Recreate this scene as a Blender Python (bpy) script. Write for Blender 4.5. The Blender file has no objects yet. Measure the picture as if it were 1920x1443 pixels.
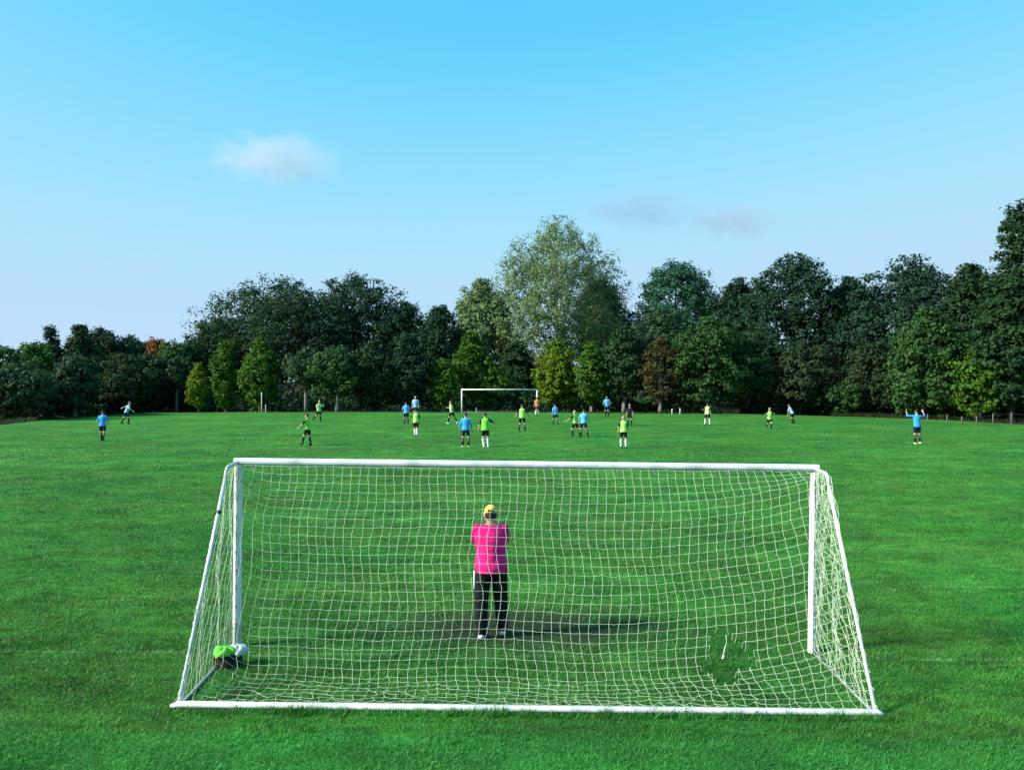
import bpy, bmesh, math, random
import numpy as np
from mathutils import Vector, Matrix

# ------------------------------------------------------------------ camera, sky, sun, exposure
S = bpy.context.scene
COL = S.collection
F = 1550.0            # focal length in pixels of the 1920 px wide photograph
HC = 3.49             # eye height above the pitch
YH = 711.0            # horizon row
cam = bpy.data.cameras.new('camera')
cam.sensor_width = 36.0
cam.lens = 36.0 * F / 1920.0
cam.clip_start = 0.1
cam.clip_end = 6000.0
camo = bpy.data.objects.new('camera', cam)
COL.objects.link(camo)
camo.location = (0, 0, HC)
camo.rotation_euler = (math.radians(90) - math.atan((721.5 - YH) / F), 0, 0)
S.camera = camo

SUN_EL = math.radians(33)
SUN_AZ = (-0.95, -0.31)           # horizontal direction towards the sun: from the left, a little behind
W = bpy.data.worlds.new('World')
S.world = W
W.use_nodes = True
nt = W.node_tree
nt.nodes.clear()
sky = nt.nodes.new('ShaderNodeTexSky')
sky.sky_type = 'NISHITA'
sky.sun_disc = False
sky.sun_elevation = SUN_EL
sky.sun_rotation = math.atan2(SUN_AZ[0], SUN_AZ[1])
sky.altitude = 0
sky.air_density = 1.0
sky.dust_density = 0.3
sky.ozone_density = 1.0
# camera-like response of the blue sky: same curve for every direction
STR = 0.12
pre = nt.nodes.new('ShaderNodeVectorMath'); pre.operation = 'SCALE'; pre.inputs['Scale'].default_value = STR
crv = nt.nodes.new('ShaderNodeRGBCurve')
post = nt.nodes.new('ShaderNodeVectorMath'); post.operation = 'SCALE'; post.inputs['Scale'].default_value = 1 / STR
for ch, pts in enumerate((((0, 0), (0.153, 0.058), (0.217, 0.125), (0.27, 0.165), (0.36, 0.215), (0.55, 0.25), (1, 0.27)),
                          ((0, 0), (0.246, 0.305), (0.339, 0.355), (0.45, 0.380), (0.69, 0.372), (1, 0.38)),
                          ((0, 0), (0.25, 0.40), (0.405, 0.50), (0.58, 0.50), (0.68, 0.49), (1, 0.47)))):
    cu = crv.mapping.curves[ch]
    cu.points[0].location = pts[0]; cu.points[1].location = pts[-1]
    for p in pts[1:-1]: cu.points.new(*p)
crv.mapping.update()
bg = nt.nodes.new('ShaderNodeBackground')
bg.inputs[1].default_value = STR
wo = nt.nodes.new('ShaderNodeOutputWorld')
nt.links.new(sky.outputs[0], pre.inputs[0])
nt.links.new(pre.outputs[0], crv.inputs['Color'])
nt.links.new(crv.outputs[0], post.inputs[0])
nt.links.new(post.outputs[0], bg.inputs[0])
nt.links.new(bg.outputs[0], wo.inputs[0])

sl = bpy.data.lights.new('sun', 'SUN')
sl.energy = 4.5
sl.angle = math.radians(9)     # thin high haze: soft shadow edges
sl.color = (1.0, 0.95, 0.86)
so = bpy.data.objects.new('sun', sl)
COL.objects.link(so)
hx, hy = SUN_AZ
hn = math.hypot(hx, hy)
sdir = Vector((hx / hn * math.cos(SUN_EL), hy / hn * math.cos(SUN_EL), math.sin(SUN_EL)))
so.rotation_euler = sdir.to_track_quat('Z', 'Y').to_euler()
so.location = sdir * 100

S.view_settings.view_transform = 'Standard'
S.view_settings.look = 'None'
S.view_settings.exposure = 1.0
S.view_settings.gamma = 1.0
S.view_settings.use_curve_mapping = False
S.cycles.volume_step_rate = 1.0
S.cycles.max_bounces = 8
S.cycles.transparent_max_bounces = 12

# ------------------------------------------------------------------ helpers
rng = np.random.default_rng(7)
random.seed(7)


def tag(o, label=None, cat=None, group=None, kind=None):
    if label: o['label'] = label
    if cat: o['category'] = cat
    if group: o['group'] = group
    if kind: o['kind'] = kind
    return o


def link(name, me, mat=None, parent=None, smooth=False):
    o = bpy.data.objects.new(name, me)
    COL.objects.link(o)
    if mat is not None and not me.materials:
        me.materials.append(mat)
    if parent is not None: o.parent = parent
    if smooth:
        me.polygons.foreach_set('use_smooth', np.ones(len(me.polygons), dtype=bool))
    return o


def empty(name, loc, rz=0.0):
    o = bpy.data.objects.new(name, None)
    COL.objects.link(o)
    o.location = loc
    o.rotation_euler = (0, 0, rz)
    o.empty_display_size = 0.2
    return o


def np_mesh(name, verts, faces):
    """verts (n,3), faces (m,k) with constant k"""
    me = bpy.data.meshes.new(name)
    k = faces.shape[1]
    me.vertices.add(len(verts))
    me.vertices.foreach_set('co', np.ascontiguousarray(verts, dtype=np.float32).ravel())
    me.loops.add(faces.size)
    me.loops.foreach_set('vertex_index', np.ascontiguousarray(faces, dtype=np.int32).ravel())
    me.polygons.add(len(faces))
    me.polygons.foreach_set('loop_start', np.arange(0, faces.size, k, dtype=np.int32))
    me.update(calc_edges=True)
    return me


class MB:
    """collects simple solids into one mesh"""
    def __init__(self): self.v = []; self.f = []

    def add(self, v, f):
        b = len(self.v)
        self.v += [tuple(p) for p in v]
        self.f += [tuple(i + b for i in q) for q in f]

    def tube(self, pts, rad, n=8, cap=True, flat=1.0):
        pts = [Vector(p) for p in pts]
        m = len(pts)
        if not hasattr(rad, '__len__'): rad = [rad] * m
        t0 = (pts[1] - pts[0]).normalized()
        up = Vector((0, 0, 1)) if abs(t0.z) < 0.9 else Vector((0, 1, 0))
        nx = t0.cross(up).normalized()
        vs = []
        for i in range(m):
            t = (pts[min(i + 1, m - 1)] - pts[max(i - 1, 0)]).normalized()
            nx = (nx - t * nx.dot(t)).normalized()
            ny = t.cross(nx)
            for k in range(n):
                a = 2 * math.pi * k / n
                vs.append(pts[i] + (nx * math.cos(a) + ny * math.sin(a) * flat) * rad[i])
        fs = []
        for i in range(m - 1):
            for k in range(n):
                a, b = i * n + k, i * n + (k + 1) % n
                fs.append((a, b, b + n, a + n))
        if cap:
            fs.append(tuple(reversed(range(n))))
            fs.append(tuple(range((m - 1) * n, m * n)))
        self.add(vs, fs)

    def capsule(self, p0, p1, r0, r1, n=10):
        p0, p1 = Vector(p0), Vector(p1)
        d = p1 - p0
        if d.length < 1e-5: d = Vector((0, 0, 1e-4))
        t = d.normalized()
        pts, rs = [], []
        for a in (-80, -50, -22): pts.append(p0 + t * r0 * math.sin(math.radians(a))); rs.append(r0 * math.cos(math.radians(a)))
        pts.append(p0); rs.append(r0)
        pts.append(p1); rs.append(r1)
        for a in (22, 50, 80): pts.append(p1 + t * r1 * math.sin(math.radians(a))); rs.append(r1 * math.cos(math.radians(a)))
        self.tube(pts, rs, n)

    def loft(self, rings, n=16):
        """rings: (centre, ex, ey) with ex, ey the two half-axis vectors"""
        vs, fs = [], []
        for c, ex, ey in rings:
            for k in range(n):
                a = 2 * math.pi * k / n
                vs.append(Vector(c) + Vector(ex) * math.cos(a) + Vector(ey) * math.sin(a))
        m = len(rings)
        for i in range(m - 1):
            for k in range(n):
                a, b = i * n + k, i * n + (k + 1) % n
                fs.append((a, b, b + n, a + n))
        fs.append(tuple(reversed(range(n)))); fs.append(tuple(range((m - 1) * n, m * n)))
        self.add(vs, fs)

    def box(self, c, s, rot=None):
        c = Vector(c)
        vs = [Vector((x * s[0] / 2, y * s[1] / 2, z * s[2] / 2)) for x in (-1, 1) for y in (-1, 1) for z in (-1, 1)]
        if rot is not None: vs = [rot @ v for v in vs]
        self.add([c + v for v in vs], [(0, 1, 3, 2), (4, 6, 7, 5), (0, 4, 5, 1), (2, 3, 7, 6), (0, 2, 6, 4), (1, 5, 7, 3)])

    def mesh(self, name='mesh'):
        me = bpy.data.meshes.new(name)
        me.from_pydata(self.v, [], self.f)
        me.update()
        return me

    def build(self, name, mat, parent=None, smooth=False):
        return link(name, self.mesh(name), mat, parent, smooth)

    def remesh(self, voxel, smooth=3, name='mesh'):
        me = self.mesh('tmp')
        o = bpy.data.objects.new('tmp', me)
        COL.objects.link(o)
        r = o.modifiers.new('r', 'REMESH'); r.mode = 'VOXEL'; r.voxel_size = voxel; r.use_smooth_shade = True
        if smooth:
            s = o.modifiers.new('s', 'SMOOTH'); s.iterations = smooth; s.factor = 0.5
        dg = bpy.context.evaluated_depsgraph_get()
        out = bpy.data.meshes.new_from_object(o.evaluated_get(dg))
        bpy.data.objects.remove(o); bpy.data.meshes.remove(me)
        out.name = name
        return out


def sstep(a, b, x):
    t = np.clip((x - a) / (b - a), 0, 1)
    return t * t * (3 - 2 * t)


# ------------------------------------------------------------------ materials
def mat_new(name):
    m = bpy.data.materials.new(name)
    m.use_nodes = True
    m.node_tree.nodes.clear()
    return m, m.node_tree.nodes, m.node_tree.links


def mat_plain(name, col, rough=0.6, var=0.12, scale=12.0, bump=0.0, metal=0.0, spec=0.4, dirt=None):
    m, N, L = mat_new(name)
    out = N.new('ShaderNodeOutputMaterial'); b = N.new('ShaderNodeBsdfPrincipled')
    tc = N.new('ShaderNodeTexCoord'); no = N.new('ShaderNodeTexNoise')
    no.inputs['Scale'].default_value = scale; no.inputs['Detail'].default_value = 5
    L.new(tc.outputs['Object'], no.inputs['Vector'])
    mr = N.new('ShaderNodeMapRange'); mr.inputs['From Min'].default_value = 0.3; mr.inputs['From Max'].default_value = 0.7
    L.new(no.outputs['Fac'], mr.inputs['Value'])
    mx = N.new('ShaderNodeMix'); mx.data_type = 'RGBA'
    c2 = dirt if dirt else tuple(c * (1 - 2 * var) for c in col)
    mx.inputs[6].default_value = (*col, 1); mx.inputs[7].default_value = (*c2, 1)
    if dirt:
        mr.inputs['From Min'].default_value = 0.48; mr.inputs['From Max'].default_value = 0.72
    L.new(mr.outputs[0], mx.inputs[0])
    L.new(mx.outputs[2], b.inputs['Base Color'])
    b.inputs['Roughness'].default_value = rough; b.inputs['Metallic'].default_value = metal
    b.inputs['Specular IOR Level'].default_value = spec
    if bump:
        bp = N.new('ShaderNodeBump'); bp.inputs['Strength'].default_value = bump; bp.inputs['Distance'].default_value = 0.04
        L.new(no.outputs['Fac'], bp.inputs['Height']); L.new(bp.outputs[0], b.inputs['Normal'])
    L.new(b.outputs[0], out.inputs[0])
    return m


def mat_leaf(name, c1, c2, trans=0.3, nscale=0.55):
    """two leaf tones mixed leaf by leaf and branch by branch"""
    m, N, L = mat_new(name)
    out = N.new('ShaderNodeOutputMaterial')
    ge = N.new('ShaderNodeNewGeometry')
    no = N.new('ShaderNodeTexNoise'); no.inputs['Scale'].default_value = nscale; no.inputs['Detail'].default_value = 3
    L.new(ge.outputs['Position'], no.inputs['Vector'])
    mr = N.new('ShaderNodeMapRange'); mr.inputs['From Min'].default_value = 0.35; mr.inputs['From Max'].default_value = 0.65
    L.new(no.outputs['Fac'], mr.inputs['Value'])
    ad = N.new('ShaderNodeMath'); ad.operation = 'MULTIPLY_ADD'
    L.new(ge.outputs['Random Per Island'], ad.inputs[0]); ad.inputs[1].default_value = 0.5
    ml = N.new('ShaderNodeMath'); ml.operation = 'MULTIPLY'; ml.inputs[1].default_value = 0.5
    L.new(mr.outputs[0], ml.inputs[0]); L.new(ml.outputs[0], ad.inputs[2])
    mx = N.new('ShaderNodeMix'); mx.data_type = 'RGBA'
    mx.inputs[6].default_value = (*c1, 1); mx.inputs[7].default_value = (*c2, 1)
    L.new(ad.outputs[0], mx.inputs[0])
    d = N.new('ShaderNodeBsdfPrincipled'); d.inputs['Roughness'].default_value = 0.6; d.inputs['Specular IOR Level'].default_value = 0.10
    t = N.new('ShaderNodeBsdfTranslucent')
    L.new(mx.outputs[2], d.inputs['Base Color']); L.new(mx.outputs[2], t.inputs['Color'])
    ms = N.new('ShaderNodeMixShader'); ms.inputs[0].default_value = trans
    L.new(d.outputs[0], ms.inputs[1]); L.new(t.outputs[0], ms.inputs[2]); L.new(ms.outputs[0], out.inputs[0])
    return m


# ------------------------------------------------------------------ terrain
EDGE_PX = np.array([-400, 0, 60, 150, 230, 330, 600, 1000, 1400, 1600, 1700, 1800, 1920, 2320], float)
EDGE_PY = np.array([812, 797, 790, 783, 776.5, 773, 772.5, 773, 776.5, 781, 785, 789, 796, 812], float)


def crest(x, y):
    return 0.26 * sstep(40, 80, y) * (1 - sstep(17, 34, np.abs(x)))


def edge_d(t):
    """distance of the pitch's far edge along the direction t = x / y"""
    px = 960 + F * np.asarray(t, float)
    py = np.interp(px, EDGE_PX, EDGE_PY)
    d = F * HC / (py - YH)
    for _ in range(4):
        d = F * (HC - crest(np.asarray(t) * d, d)) / (py - YH)
    return d


def zt(x, y):
    x = np.asarray(x, float); y = np.asarray(y, float)
    tilt = -0.0115 * 7 * np.tanh(x / 7) * (1 - sstep(16, 32, y)) * sstep(-2, 4, y)
    e = edge_d(np.clip(x / np.maximum(y, 5), -1.0, 1.0))
    und = 0.02 * np.sin(x * 0.45 + 0.7) * np.sin(y * 0.31) * sstep(14, 22, y)
    fall = -0.7 * sstep(0, 14, y - e) + 0.06 * np.sin(x * 1.3) * np.sin(y * 1.1) * sstep(1, 5, y - e)
    return tilt + und + crest(x, np.minimum(y, 80)) + fall


def z1(x, y): return float(zt(x, y))


def ground_at(px, py, z=None):
    """where the line of sight through a pixel meets the ground"""
    t = (px - 960) / F
    d = F * HC / (py - YH)
    for _ in range(6):
        d = F * (HC - z1(t * d, d)) / (py - YH)
    return Vector((t * d, d, z1(t * d, d)))


xs = np.unique(np.concatenate([np.linspace(-900, -60, 15), np.linspace(-60, -8, 70), np.linspace(-8, 8, 60), np.linspace(8, 60, 70), np.linspace(60, 900, 15)]))
ys = np.unique(np.concatenate([np.linspace(-60, 0, 8), np.linspace(0, 24, 60), np.linspace(24, 110, 130), np.linspace(110, 1600, 20)]))
GX, GY = np.meshgrid(xs, ys)
GZ = zt(GX, GY)
nxg, nyg = len(xs), len(ys)
idx = np.arange(nxg * nyg).reshape(nyg, nxg)
gf = np.stack([idx[:-1, :-1], idx[:-1, 1:], idx[1:, 1:], idx[1:, :-1]], -1).reshape(-1, 4)
gme = np_mesh('ground', np.stack([GX, GY, GZ], -1).reshape(-1, 3), gf)
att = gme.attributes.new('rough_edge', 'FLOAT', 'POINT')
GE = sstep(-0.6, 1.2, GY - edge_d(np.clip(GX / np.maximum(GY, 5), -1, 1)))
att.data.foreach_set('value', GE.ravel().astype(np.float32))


def worn(x, y):
    """bare earth in the goal mouth"""
    u = ((x - 0.1) / 2.3) ** 2 + ((y - 11.65) / 1.0) ** 2
    v = ((x + 0.05) / 0.8) ** 2 + ((y - 11.1) / 0.35) ** 2
    return np.clip(1.15 * np.exp(-u ** 1.15) + 0.6 * np.exp(-v), 0, 1)


def grass_nodes(N, L, gain=1.0):
    """grass colour from world position, shared by the turf sheet and the blades on it"""
    ge = N.new('ShaderNodeNewGeometry')

    def noise(scale, det, sx=1.0, sy=1.0):
        mp = N.new('ShaderNodeMapping'); mp.inputs['Scale'].default_value = (sx, sy, 0.0)
        L.new(ge.outputs['Position'], mp.inputs['Vector'])
        n = N.new('ShaderNodeTexNoise'); n.inputs['Scale'].default_value = scale; n.inputs['Detail'].default_value = det
        L.new(mp.outputs[0], n.inputs['Vector'])
        r = N.new('ShaderNodeMapRange'); r.inputs['From Min'].default_value = 0.34; r.inputs['From Max'].default_value = 0.66
        L.new(n.outputs['Fac'], r.inputs['Value'])
        return r.outputs[0]

    def mix(f, a, b):
        m = N.new('ShaderNodeMix'); m.data_type = 'RGBA'
        if isinstance(f, float): m.inputs[0].default_value = f
        else: L.new(f, m.inputs[0])
        for k, c in ((6, a), (7, b)):
            if isinstance(c, tuple): m.inputs[k].default_value = (c[0] * gain, c[1] * gain, c[2] * gain, 1)
            else: L.new(c, m.inputs[k])
        return m.outputs[2]

    def mul(a, k):
        m = N.new('ShaderNodeMath'); m.operation = 'MULTIPLY'; L.new(a, m.inputs[0]); m.inputs[1].default_value = k
        return m.outputs[0]
    c = mix(noise(0.16, 4), (0.013, 0.120, 0.009), (0.034, 0.170, 0.012))
    c = mix(mul(noise(0.9, 5, 0.6, 1.3), 0.65), c, (0.008, 0.098, 0.011))
    c = mix(mul(noise(0.5, 3, 0.35, 1.0), 0.60), c, (0.072, 0.180, 0.016))
    c = mix(mul(noise(0.33, 3, 0.35, 1.0), 0.50), c, (0.030, 0.205, 0.034))
    c = mix(mul(noise(0.6, 5, 0.5, 1.0), 0.55), c, (0.007, 0.078, 0.007))
    c = mix(mul(noise(0.28, 2, 1.0, 1.0), 0.32), c, (0.120, 0.170, 0.026))
    c = mix(mul(noise(3.5, 4, 0.7, 1.2), 0.55), c, (0.006, 0.062, 0.006))
    c = mix(mul(noise(5.0, 3, 0.5, 1.2), 0.40), c, (0.045, 0.250, 0.040))
    # freshly cut strip nearest the camera ends in a straight mowing line
    sp = N.new('ShaderNodeSeparateXYZ'); L.new(ge.outputs['Position'], sp.inputs[0])
    st = N.new('ShaderNodeMapRange'); st.inputs['From Min'].default_value = 8.09; st.inputs['From Max'].default_value = 8.01
    L.new(sp.outputs[1], st.inputs['Value'])
    # nearly worn-away paint: goal line and a stub of another line on the right
    pn = noise(2.2, 4)
    for y_, x_ in ((10.42, -40.0), (14.15, 7.0)):
        d1 = N.new('ShaderNodeMath'); d1.operation = 'COMPARE'; d1.inputs[1].default_value = y_; d1.inputs[2].default_value = 0.03
        L.new(sp.outputs[1], d1.inputs[0])
        d2 = N.new('ShaderNodeMath'); d2.operation = 'GREATER_THAN'; d2.inputs[1].default_value = x_
        L.new(sp.outputs[0], d2.inputs[0])
        d3 = N.new('ShaderNodeMath'); d3.operation = 'MULTIPLY'; L.new(d1.outputs[0], d3.inputs[0]); L.new(d2.outputs[0], d3.inputs[1])
        d4 = N.new('ShaderNodeMath'); d4.operation = 'MULTIPLY'; L.new(d3.outputs[0], d4.inputs[0]); L.new(pn, d4.inputs[1])
        c = mix(mul(d4.outputs[0], 0.35), c, (0.30, 0.42, 0.22))
    c = mix(mul(st.outputs[0], 0.5), c, (0.026, 0.200, 0.032))
    # tussocks and thin places: overall lighter and darker growth
    def growth(scale, sx, sy, lo, hi, det):
        mp = N.new('ShaderNodeMapping'); mp.inputs['Scale'].default_value = (sx, sy, 0.0); mp.inputs['Location'].default_value = (scale * 7, 3.1, 0)
        L.new(ge.outputs['Position'], mp.inputs['Vector'])
        n = N.new('ShaderNodeTexNoise'); n.inputs['Scale'].default_value = scale; n.inputs['Detail'].default_value = det; n.inputs['Roughness'].default_value = 0.62
        L.new(mp.outputs[0], n.inputs['Vector'])
        r = N.new('ShaderNodeMapRange'); r.inputs['From Min'].default_value = 0.33; r.inputs['From Max'].default_value = 0.67
        r.inputs['To Min'].default_value = lo; r.inputs['To Max'].default_value = hi
        L.new(n.outputs['Fac'], r.inputs['Value'])
        return r.outputs[0]
    v1 = growth(1.1, 0.7, 1.0, 0.80, 1.38, 6)
    v2 = growth(0.17, 0.8, 1.0, 0.76, 1.14, 3)
    mm = N.new('ShaderNodeMath'); mm.operation = 'MULTIPLY'; L.new(v1, mm.inputs[0]); L.new(v2, mm.inputs[1])
    hv = N.new('ShaderNodeHueSaturation'); L.new(mm.outputs[0], hv.inputs['Value']); L.new(c, hv.inputs['Color'])
    return ge, hv.outputs[0]


def mat_turf():
    m, N, L = mat_new('turf')
    out = N.new('ShaderNodeOutputMaterial')
    ge, c = grass_nodes(N, L)
    # worn goal mouth
    sep = N.new('ShaderNodeSeparateXYZ'); L.new(ge.outputs['Position'], sep.inputs[0])

    def m2(op, a, b=None, c_=None):
        q = N.new('ShaderNodeMath'); q.operation = op
        for i, v in enumerate((a, b, c_)):
            if v is None: continue
            if isinstance(v, (int, float)): q.inputs[i].default_value = v
            else: L.new(v, q.inputs[i])
        return q.outputs[0]
    wn = N.new('ShaderNodeTexNoise'); wn.inputs['Scale'].default_value = 3.0; wn.inputs['Detail'].default_value = 5
    L.new(ge.outputs['Position'], wn.inputs['Vector'])
    ex = m2('POWER', m2('MULTIPLY', m2('SUBTRACT', sep.outputs[0], 0.10), 1 / 2.4), 2.0)
    ey = m2('POWER', m2('MULTIPLY', m2('SUBTRACT', sep.outputs[1], 11.65), 1 / 1.1), 2.0)
    r2 = m2('ADD', m2('ADD', ex, ey), m2('MULTIPLY', m2('SUBTRACT', wn.outputs['Fac'], 0.5), 1.8))
    mr = N.new('ShaderNodeMapRange'); mr.inputs['From Min'].default_value = 1.45; mr.inputs['From Max'].default_value = 0.20
    L.new(r2, mr.inputs['Value'])
    mx = N.new('ShaderNodeMix'); mx.data_type = 'RGBA'
    L.new(m2('MULTIPLY', mr.outputs[0], 0.92), mx.inputs[0]); L.new(c, mx.inputs[6]); mx.inputs[7].default_value = (0.024, 0.030, 0.016, 1)
    c = mx.outputs[2]
    # leaf litter beyond the edge of the pitch
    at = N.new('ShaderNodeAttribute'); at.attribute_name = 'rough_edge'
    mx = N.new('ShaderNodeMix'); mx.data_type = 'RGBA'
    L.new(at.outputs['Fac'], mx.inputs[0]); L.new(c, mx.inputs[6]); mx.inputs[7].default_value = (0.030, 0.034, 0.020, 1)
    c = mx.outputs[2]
    b = N.new('ShaderNodeBsdfPrincipled'); b.inputs['Roughness'].default_value = 0.9; b.inputs['Specular IOR Level'].default_value = 0.1
    L.new(c, b.inputs['Base Color'])
    n1 = N.new('ShaderNodeTexNoise'); n1.inputs['Scale'].default_value = 9.0; n1.inputs['Detail'].default_value = 8; n1.inputs['Roughness'].default_value = 0.7
    L.new(ge.outputs['Position'], n1.inputs['Vector'])
    bp = N.new('ShaderNodeBump'); bp.inputs['Strength'].default_value = 0.7; bp.inputs['Distance'].default_value = 0.06
    L.new(n1.outputs['Fac'], bp.inputs['Height']); L.new(bp.outputs[0], b.inputs['Normal'])
    L.new(b.outputs[0], out.inputs[0])
    return m


def mat_blade():
    m, N, L = mat_new('grass_blade')
    out = N.new('ShaderNodeOutputMaterial')
    ge, c = grass_nodes(N, L, 1.15)
    hs = N.new('ShaderNodeHueSaturation')
    mr = N.new('ShaderNodeMapRange'); mr.inputs['To Min'].default_value = 0.65; mr.inputs['To Max'].default_value = 1.45
    L.new(ge.outputs['Random Per Island'], mr.inputs['Value']); L.new(mr.outputs[0], hs.inputs['Value'])
    L.new(c, hs.inputs['Color'])
    d = N.new('ShaderNodeBsdfPrincipled'); d.inputs['Roughness'].default_value = 0.5; d.inputs['Specular IOR Level'].default_value = 0.25
    t = N.new('ShaderNodeBsdfTranslucent')
    L.new(hs.outputs[0], d.inputs['Base Color']); L.new(hs.outputs[0], t.inputs['Color'])
    ms = N.new('ShaderNodeMixShader'); ms.inputs[0].default_value = 0.3
    L.new(d.outputs[0], ms.inputs[1]); L.new(t.outputs[0], ms.inputs[2]); L.new(ms.outputs[0], out.inputs[0])
    return m


ground = link('ground', gme, mat_turf(), None, True)
tag(ground, 'mown green football pitch with rough edge under the trees', 'pitch', kind='structure')

# mown grass blades on the near part of the pitch
bands = [(5.5, 9, 4200, 0.030, 0.0045), (9, 13, 2600, 0.030, 0.0060), (13, 20, 1250, 0.028, 0.0075), (20, 32, 380, 0.028, 0.012), (32, 64, 75, 0.030, 0.024)]
allv = []
for y0, y1, dens, hgt, wid in bands:
    hw1 = 0.66 * y1 + 1.6
    n = int((y1 - y0) * 2 * hw1 * dens)
    y = y0 + (y1 - y0) * rng.random(n)
    x = (rng.random(n) * 2 - 1) * hw1
    k = np.abs(x) < 0.66 * y + 1.6
    x, y = x[k], y[k]
    k = (rng.random(len(x)) > worn(x, y) * 0.93) & (rng.random(len(x)) > sstep(30, 64, y))
    x, y = x[k], y[k]
    n = len(x)
    z = zt(x, y)
    a = rng.random(n) * 2 * np.pi
    h = hgt * (0.55 + 0.9 * rng.random(n)) * (0.8 + 0.4 * np.sin(x * 1.7 + np.sin(y * 2.1)) ** 2)
    h = h * np.where((np.abs(y - 8.555) < 0.07) & (np.abs(x - 0.1) < 3.9), 1.6 + 1.3 * np.sin(x * 5 + np.sin(x * 13)) ** 2, 1.0)
    w = wid * (0.7 + 0.6 * rng.random(n))
    lean = rng.normal(0, 0.55, (n, 2)) * h[:, None] + np.stack([0.25 * h, 0.1 * h], -1)
    P = np.stack([x, y, z - 0.003], -1)
    dx = np.stack([np.cos(a) * w, np.sin(a) * w, np.zeros(n)], -1)
    tip = P + np.stack([lean[:, 0], lean[:, 1], h], -1)
    allv.append(np.stack([P - dx, P + dx, tip], 1).reshape(-1, 3))
gv = np.concatenate(allv)
grass = link('grass', np_mesh('grass', gv, np.arange(len(gv)).reshape(-1, 3)), mat_blade())
tag(grass, 'short mown grass blades on the near half of the pitch', 'grass', kind='stuff')

# ------------------------------------------------------------------ trees
BARK = mat_plain('bark', (0.075, 0.062, 0.048), 0.9, 0.3, 6.0, 0.6)
BARK_PALE = mat_plain('bark_pale', (0.24, 0.23, 0.19), 0.9, 0.3, 5.0, 0.5)
PAL = {
    'dark': ((0.014, 0.044, 0.018), (0.038, 0.080, 0.026)),
    'blue': ((0.011, 0.039, 0.023), (0.031, 0.074, 0.034)),
    'mid': ((0.020, 0.068, 0.020), (0.052, 0.115, 0.026)),
    'light': ((0.034, 0.120, 0.020), (0.075, 0.180, 0.028)),
    'yellow': ((0.034, 0.115, 0.009), (0.180, 0.220, 0.012)),
    'lime': ((0.026, 0.092, 0.010), (0.074, 0.150, 0.014)),
    'silver': ((0.070, 0.140, 0.048), (0.235, 0.315, 0.135)),
    'teal': ((0.018, 0.076, 0.042), (0.045, 0.130, 0.066)),
    'rust': ((0.085, 0.050, 0.020), (0.034, 0.055, 0.018)),
    'orange': ((0.300, 0.090, 0.020), (0.170, 0.095, 0.020)),
    'olive': ((0.026, 0.054, 0.020), (0.050, 0.078, 0.026)),
    'umber': ((0.018, 0.040, 0.018), (0.036, 0.062, 0.022)),
    'sage': ((0.024, 0.066, 0.028), (0.054, 0.100, 0.040)),
    'weed': ((0.060, 0.056, 0.032), (0.026, 0.048, 0.016)),
}
LEAF = {k: mat_leaf('leaf_' + k, *v) for k, v in PAL.items()}


def profile(kind, h):
    if kind == 'oak':
        return np.where(h < 0.3, 0.72 + 0.28 * h / 0.3, np.sqrt(np.clip(1 - ((h - 0.3) / 0.7) ** 2, 0, 1)))
    if kind == 'poplar':
        return np.where(h < 0.28, 0.8 + 0.2 * h / 0.28, np.clip(1 - (np.clip(h - 0.28, 0, 1) / 0.72) ** 2.8, 0, 1) ** 0.60)
    if kind == 'cone':
        return np.clip(1 - h, 0, 1) ** 0.75 * 0.95 + 0.05
    if kind == 'narrow':
        return np.clip(np.sin(np.pi * np.clip(h, 0.02, 0.99) ** 0.8), 0, 1) ** 0.6
    if kind == 'column':
        return np.clip(np.minimum((h + 0.05) * 4, (1.02 - h) * 2.2), 0, 1) ** 0.7
    return np.sqrt(np.clip(1 - (2 * h - 1) ** 2, 0, 1)) * 0.9 + 0.1 * (1 - h)


def leaf_mesh(name, centres, normals, L, w=0.7):
    n = len(centres)
    nn = normals / np.maximum(np.linalg.norm(normals, axis=1, keepdims=True), 1e-6)
    r = rng.normal(size=(n, 3)); r[:, 2] -= 0.35
    u = np.cross(nn, r); u /= np.maximum(np.linalg.norm(u, axis=1, keepdims=True), 1e-6)
    v = np.cross(nn, u)
    s = (L * (0.6 + 0.8 * rng.random(n)))[:, None]
    a = centres + u * s * 0.5; c = centres - u * s * 0.5
    fold = nn * s * 0.12
    b = centres + v * s * 0.5 * w + fold; d = centres - v * s * 0.5 * w + fold
    V = np.stack([a, b, c, d], 1).reshape(-1, 3)
    return np_mesh(name, V, np.arange(4 * n).reshape(-1, 4))


LEAFCOUNT = 0


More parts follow.
